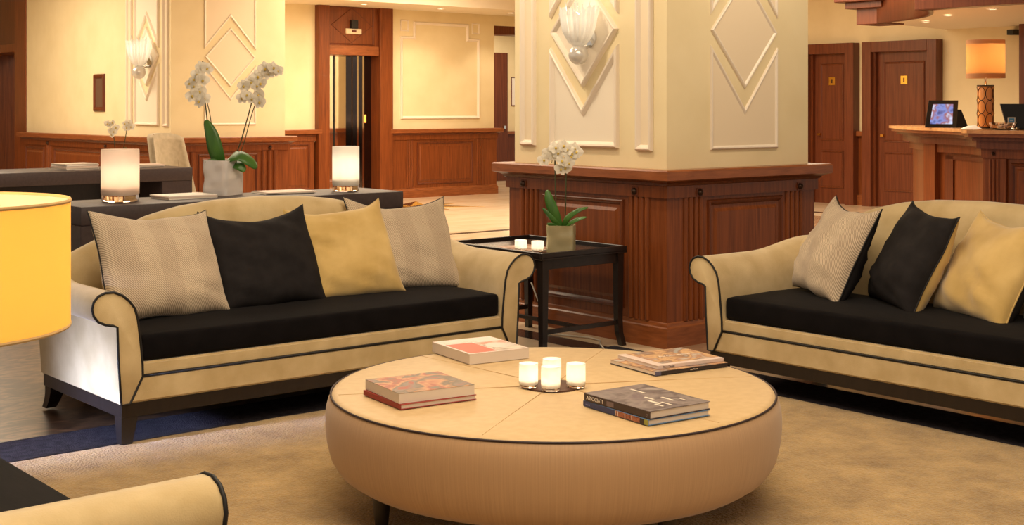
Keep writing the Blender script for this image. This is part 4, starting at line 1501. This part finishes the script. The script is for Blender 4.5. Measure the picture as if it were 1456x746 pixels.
def sconce(label, loc, s, power):
    """shell of glass blades fanned above a glass bowl, on a wall that faces -x"""
    t = thing('wall_sconce', label, 'sconce', loc, 0, 'crystal wall sconces')
    lathe('back_plate', [(0.05 * s, -0.001), (0.05 * s, 0.012)], chrome, t, n=20).rotation_euler = (0, R(-90), 0)
    r_ = random.Random(3)
    # flared ribbed glass cup standing on a ball, filled with glass splinters
    vs, fs = [], []
    n, m = 40, 8
    cup = [(0.030, -0.055), (0.060, -0.035), (0.082, 0.0), (0.096, 0.03), (0.104, 0.06), (0.110, 0.085), (0.114, 0.11), (0.118, 0.13), (0.122, 0.145)]
    for j, (q, z) in enumerate(cup):
        for k in range(n):
            a = 2 * math.pi * k / n
            rib = 1 + (0.06 if k % 2 else -0.05) * min(1, j / 3)
            zz = z + (0.07 * (r_.random() - 0.35) if j == len(cup) - 1 else 0)
            vs.append((-0.105 * s + s * q * rib * 0.86 * math.cos(a), s * q * rib * math.sin(a), s * zz))
    for j in range(len(cup) - 1):
        for k in range(n):
            fs.append([j * n + k, j * n + (k + 1) % n, (j + 1) * n + (k + 1) % n, (j + 1) * n + k])
    mesh('glass_cup', vs, fs, crystal, t)
    for k in range(22):
        a = r_.uniform(0, 2 * math.pi)
        q = r_.uniform(0.01, 0.035)
        b_ = Vector((-0.105 + q * math.cos(a), q * math.sin(a), -0.03)) * s
        e = Vector((-0.105 + q * 2.6 * math.cos(a), q * 2.6 * math.sin(a), r_.uniform(0.12, 0.22))) * s
        tube('glass_splinter', [b_, (b_ + e) / 2, e], 0.0055 * s, crystal, t, n=5, taper=0.4)
    tube('bracket', [(0.0, 0, -0.05 * s), (-0.06 * s, 0, -0.06 * s), (-0.105 * s, 0, -0.06 * s)], 0.010 * s, chrome, t, n=8)
    prof = []
    for k in range(9):
        q = math.pi * k / 8
        prof.append((max(0.001, 0.060 * s * math.sin(q)), -0.105 * s - 0.060 * s * math.cos(q)))
    lathe('glass_ball', prof, crystal, t, (-0.105 * s, 0, 0), n=24)
    lathe('bulb', [(0.001, -0.025), (0.018 * s, -0.01), (0.022 * s, 0.012), (0.001, 0.035)], bulb_m, t, (-0.105 * s, 0, 0.045 * s), n=12)
    point('sconce_light', (-0.105 * s, 0, 0.10 * s), power, (1.0, 0.86, 0.64), 0.05, t)
    return t


sconce('crystal fan sconce on the cream pillar between the sofas', (5.740, 6.13, 1.855), 1.05, 0.7)
sconce('crystal fan sconce on the pillar mirrored in the lift', (12.595, 14.085, 1.90), 1.05, 8)
sconce('crystal fan sconce on the far cream wall above the desk', (6.812, 14.90, 1.97), 1.35, 1.5)

# =================================================================== RECEPTION
rd = thing('reception_desk', 'curved panelled mahogany reception desk with a wide moulded top', 'reception desk', (11.5, 6.5, 0))
OX, OY = 11.5, 6.5


def off(pts, d):
    """shift a front line inwards (towards the staff side)"""
    out = []
    for i, p in enumerate(pts):
        a = Vector(pts[max(i - 1, 0)]); b = Vector(pts[min(i + 1, len(pts) - 1)])
        t = (b - a).normalized()
        nrm = Vector((t.y, -t.x))      # pts run from +y... towards the viewer's left; staff side on the right
        out.append((p[0] + nrm.x * d, p[1] + nrm.y * d))
    return out


front = [(11.46, 4.2), (11.46, 7.02)]
cc = []
for k in range(13):
    t = k / 12
    b = 0.16 * math.sin(math.pi * t)
    cc.append((11.56 + (12.62 - 11.56) * t + b * 0.66, 7.14 + (8.34 - 7.14) * t - b * 0.75))
front += cc + [(12.80, 8.62), (13.72, 9.44)]
backl = off(front, 0.75)


def strip(name, d0, d1, z0, z1, mat, parent, a=0, b=None):
    f_ = front[a:b]
    o_, i_ = off(front, d0)[a:b], off(front, d1)[a:b]
    n = len(f_)
    vs, fs = [], []
    for k in range(n):
        for (x, y), z in ((o_[k], z0), (i_[k], z0), (i_[k], z1), (o_[k], z1)):
            vs.append((x - OX, y - OY, z))
    for k in range(n - 1):
        for j in range(4):
            fs.append([k * 4 + j, k * 4 + (j + 1) % 4, k * 4 + 4 + (j + 1) % 4, k * 4 + 4 + j])
    fs += [[0, 1, 2, 3], [(n - 1) * 4 + j for j in range(4)][::-1]]
    return auto_smooth(mesh(name, vs, fs, mat, parent), 30)


top_wood = noisy('counter_top_wood', (196, 140, 88), (214, 160, 106), (8, 8, 8), 0.25, 2, coat=0.4)
strip('counter_top', 0.0, 0.75, 1.168, 1.20, top_wood, rd)
strip('top_moulding', 0.03, 0.70, 1.135, 1.168, wood_h, rd)
strip('cove', 0.09, 0.66, 1.10, 1.135, wood_dark, rd)
strip('cornice', 0.16, 0.62, 1.02, 1.10, wood_door, rd)
strip('frieze', 0.24, 0.60, 0.93, 1.02, wood, rd)
strip('desk_body', 0.28, 0.58, 0.10, 0.93, wood, rd)
strip('plinth', 0.25, 0.60, 0.0, 0.10, wood_dark, rd)
# pilasters and panels on the straight front
FD = Face((11.46 + 0.28 - OX, -OY), (0, 1), (-1, 0))
for u in (5.0, 6.02, 6.88):
    fbox('pilaster', FD, u - 0.12, u + 0.12, 0.10, 0.93, 0.0, 0.03, wood, rd, 0.004)
    flutes(Face((11.46 + 0.25 - OX, -OY), (0, 1), (-1, 0)), u - 0.06, u + 0.06, 0.12, 0.92, 0, rd, 3)
    rosette(Face((11.46 + 0.24 - OX, -OY), (0, 1), (-1, 0)), u, 0.975, 0, rd, 0.018)
wpanel(FD, 6.18, 6.72, 0.20, 0.89, 0, rd)
wpanel(FD, 5.18, 5.86, 0.20, 0.89, 0, rd)
# curved bay: panel frame pieces
strip('bay_rail', 0.262, 0.285, 0.86, 0.90, wood_dark, rd, 3, 14)
strip('bay_rail', 0.262, 0.285, 0.16, 0.20, wood_dark, rd, 3, 14)
strip('bay_stile', 0.262, 0.285, 0.16, 0.90, wood_dark, rd, 3, 5)
strip('bay_stile', 0.262, 0.285, 0.16, 0.90, wood_dark, rd, 12, 14)
# pier at the end of the bay
strip('end_pier', 0.22, 0.40, 0.0, 1.02, wood, rd, 14, 16)

# lamp on the desk
dl = thing('table_lamp', 'table lamp with orange drum shade and oval patterned column on the reception desk', 'lamp', (12.43, 7.40, 1.2005))
shade_m = translucent('orange_linen', (0.62, 0.36, 0.18), 0.45, trgb=(0.85, 0.42, 0.14))
lathe('foot', [(0.085, 0), (0.085, 0.012), (0.078, 0.016), (0.001, 0.016)], bronze, dl, n=24)
col_m = noisy('amber_wood', (212, 134, 58), (234, 162, 84), (10, 10, 1), 0.4, 2, coat=0.3)
lathe('column', [(0.078, 0.016), (0.082, 0.03), (0.082, 0.415), (0.078, 0.43)], col_m, dl, n=28)
for row in range(3):
    for k in range(6):
        a0 = 2 * math.pi * (k + 0.0) / 6
        pts = []
        for j in range(20):
            q = 2 * math.pi * j / 20
            a = a0 + 0.50 * math.cos(q)
            pts.append((0.084 * math.cos(a), 0.084 * math.sin(a), 0.085 + 0.135 * row + 0.0675 * math.sin(q)))
        tube('oval_ring', pts, 0.003, bronze, dl, closed=True, n=5)
lathe('column_cap', [(0.085, 0.43), (0.085, 0.442), (0.001, 0.442)], bronze, dl, n=24)
tube('neck', [(0, 0, 0.44), (0, 0, 0.54)], 0.010, clear, dl)
sh = lathe('lamp_shade', [(0.190, 0.515), (0.188, 0.90)], shade_m, dl, n=40, caps=False)
tr = translucent('linen_trim', (0.50, 0.33, 0.20), 0.6, trgb=(0.6, 0.34, 0.16))
lathe('shade_trim', [(0.1915, 0.513), (0.1912, 0.56)], tr, sh, n=40, caps=False)
lathe('shade_trim', [(0.1895, 0.86), (0.1892, 0.902)], tr, sh, n=40, caps=False)
lathe('bulb', [(0.001, 0.62), (0.03, 0.66), (0.035, 0.70), (0.001, 0.74)], emit('lamp_bulb', (1, 0.78, 0.4), 8), dl, n=12)
point('lamp_light', (0, 0, 0.70), 9, (1.0, 0.72, 0.34), 0.035, dl)

# digital frame / tablet on its stand
tb = thing('tablet_display', 'black tablet on a stand showing a bluish room picture on the reception desk', 'tablet', (12.60, 8.02, 1.2005), -52)
scr = new_mat('tablet_screen')[0]
nt = scr.node_tree; b = nt.nodes['Principled BSDF']
tc = nt.nodes.new('ShaderNodeTexCoord'); nz_n = nt.nodes.new('ShaderNodeTexNoise'); nz_n.inputs['Scale'].default_value = 9
crp = nt.nodes.new('ShaderNodeValToRGB')
for i, c in enumerate([(70, 74, 130), (120, 136, 200), (150, 90, 92), (196, 208, 240)]):
    if i > 1:
        crp.color_ramp.elements.new(0.5)
for i, c in enumerate([(70, 74, 130), (120, 136, 200), (150, 90, 92), (196, 208, 240)]):
    crp.color_ramp.elements[i].position = 0.34 + i * 0.1
    crp.color_ramp.elements[i].color = (*lin(c), 1)
nt.links.new(tc.outputs['Object'], nz_n.inputs['Vector']); nt.links.new(nz_n.outputs['Fac'], crp.inputs[0])
nt.links.new(crp.outputs[0], b.inputs['Emission Color']); b.inputs['Emission Strength'].default_value = 0.9
b.inputs['Base Color'].default_value = (0.02, 0.02, 0.02, 1)
vs = [(-0.17, -0.06, 0.0), (0.15, -0.06, 0.0), (0.18, 0.05, 0.29), (-0.12, 0.05, 0.29)]
vs = vs + [(x, y + 0.025, z) for x, y, z in vs]
mesh('bezel', vs, [[0, 1, 2, 3], [7, 6, 5, 4], [0, 4, 5, 1], [1, 5, 6, 2], [2, 6, 7, 3], [3, 7, 4, 0]], black_plastic, tb)


def onslab(u, v):
    a = [Vector(q) for q in vs[:4]]
    p = (a[0] * (1 - u) + a[1] * u) * (1 - v) + (a[3] * (1 - u) + a[2] * u) * v
    return p + Vector((0, -0.003, 0.001))


q4 = [onslab(0.14, 0.13), onslab(0.86, 0.13), onslab(0.84, 0.86), onslab(0.16, 0.86)]
mesh('screen', q4 + [p + Vector((0, 0.002, 0)) for p in q4], [[0, 1, 2, 3], [7, 6, 5, 4], [0, 4, 5, 1], [1, 5, 6, 2], [2, 6, 7, 3], [3, 7, 4, 0]], scr, tb)
mesh('stand', [(0.14, -0.02, 0), (0.28, 0.03, 0), (0.21, 0.05, 0.19), (0.17, 0.03, 0.19), (0.14, 0.10, 0), (0.28, 0.12, 0), (0.21, 0.09, 0.19), (0.17, 0.09, 0.19)],
     [[0, 1, 2, 3], [7, 6, 5, 4], [0, 4, 5, 1], [1, 5, 6, 2], [2, 6, 7, 3], [3, 7, 4, 0]], black_plastic, tb)
cd = thing('folded_card', 'small white folded card beside the reception lamp', 'card', (12.20, 7.42, 1.2005), -40)
mesh('card', [(-0.09, -0.05, 0), (0.09, -0.05, 0), (0.05, 0.03, 0.035), (-0.02, 0.03, 0.03), (-0.09, 0.06, 0), (0.09, 0.06, 0)], [[0, 1, 2, 3], [3, 2, 5, 4], [0, 3, 4], [1, 5, 2], [0, 4, 5, 1]], white_paper, cd)
mo = thing('monitor', 'black computer monitor back with a blue sticker on the reception desk', 'monitor', (12.085, 6.815, 1.2005), -50)
mesh('housing', [(-0.13, 0, 0.02), (0.30, 0, 0.02), (0.30, 0.02, 0.25), (-0.19, 0.02, 0.25), (-0.13, 0.05, 0.02), (0.30, 0.05, 0.02), (0.30, 0.05, 0.25), (-0.19, 0.05, 0.25)],
     [[0, 1, 2, 3], [7, 6, 5, 4], [0, 4, 5, 1], [1, 5, 6, 2], [2, 6, 7, 3], [3, 7, 4, 0]], black_plastic, mo)
box('foot', -0.02, 0.24, -0.02, 0.12, 0, 0.02, black_plastic, mo, 0.003)
blue = simple('blue_sticker', (86, 160, 214), 0.4)
stk = box('sticker', -0.125, -0.055, -0.006, 0.002, 0.05, 0.12, white_paper, mo)
box('sticker_square', -0.115, -0.065, -0.008, -0.005, 0.06, 0.11, blue, stk)
box('sticker_square', -0.105, -0.075, -0.010, -0.007, 0.083, 0.088, white_paper, stk)
bw_ = thing('glass_bowl', 'low clear glass bowl of sweets before the monitor', 'bowl', (11.80, 6.84, 1.2005))
lathe('bowl', [(0.05, 0), (0.11, 0.01), (0.13, 0.07), (0.125, 0.07), (0.105, 0.016), (0.001, 0.012)], clear, bw_, n=24, caps=False)
r_ = random.Random(11)
for k in range(16):
    a, q = r_.uniform(0, 6.28), r_.uniform(0, 0.085)
    lathe('sweet', [(0.001, -0.014), (0.014, -0.005), (0.014, 0.005), (0.001, 0.014)], [white_paper, cv_pale, grey_fabric][k % 3], bw_, (q * math.cos(a), q * math.sin(a), 0.030 + 0.012 * (k % 3)), n=8)

# =================================================================== FLOOR LAMP by the near sofa
fp = thing('floor_lamp', 'floor lamp with a glowing yellow drum shade beside a sofa arm', 'lamp', (0.560, 1.998, 0))
yl = translucent('yellow_shade_linen', (0.84, 0.58, 0.24), 0.35, trgb=(0.95, 0.53, 0.10))
lathe('foot', [(0.13, 0), (0.13, 0.012), (0.11, 0.02), (0.015, 0.03)], bronze, fp, n=32)
tube('pole', [(0, 0, 0.02), (0, 0, 1.14)], 0.011, bronze, fp, n=12)
lathe('shade_lining', [(0.2075, 1.106), (0.2075, 1.283)], translucent('shade_lining', (0.92, 0.86, 0.74), 0.4, trgb=(0.95, 0.86, 0.66)), fp, n=64, caps=False)
sh = lathe('lamp_shade', [(0.2095, 1.104), (0.2095, 1.285)], yl, fp, n=64, caps=False)
trm = simple('shade_hem', (196, 160, 104), 0.8)
for z in (1.102, 1.282):
    lathe('shade_hem', [(0.2100, z), (0.2110, z + 0.0025), (0.2100, z + 0.005), (0.2085, z + 0.005), (0.2085, z)], trm, sh, n=64, caps=False)
for k in range(3):
    a = R(30 + 120 * k)
    tube('spider_arm', [(0, 0, 1.135), (0.206 * math.cos(a), 0.206 * math.sin(a), 1.13)], 0.003, bronze, fp, n=6)
lathe('bulb', [(0.012, 1.14), (0.03, 1.175), (0.032, 1.20), (0.001, 1.235)], emit('floor_lamp_bulb', (1, 0.84, 0.52), 10), fp, n=14)
point('floor_lamp_light', (0, 0, 1.20), 9, (1.0, 0.80, 0.48), 0.04, fp)
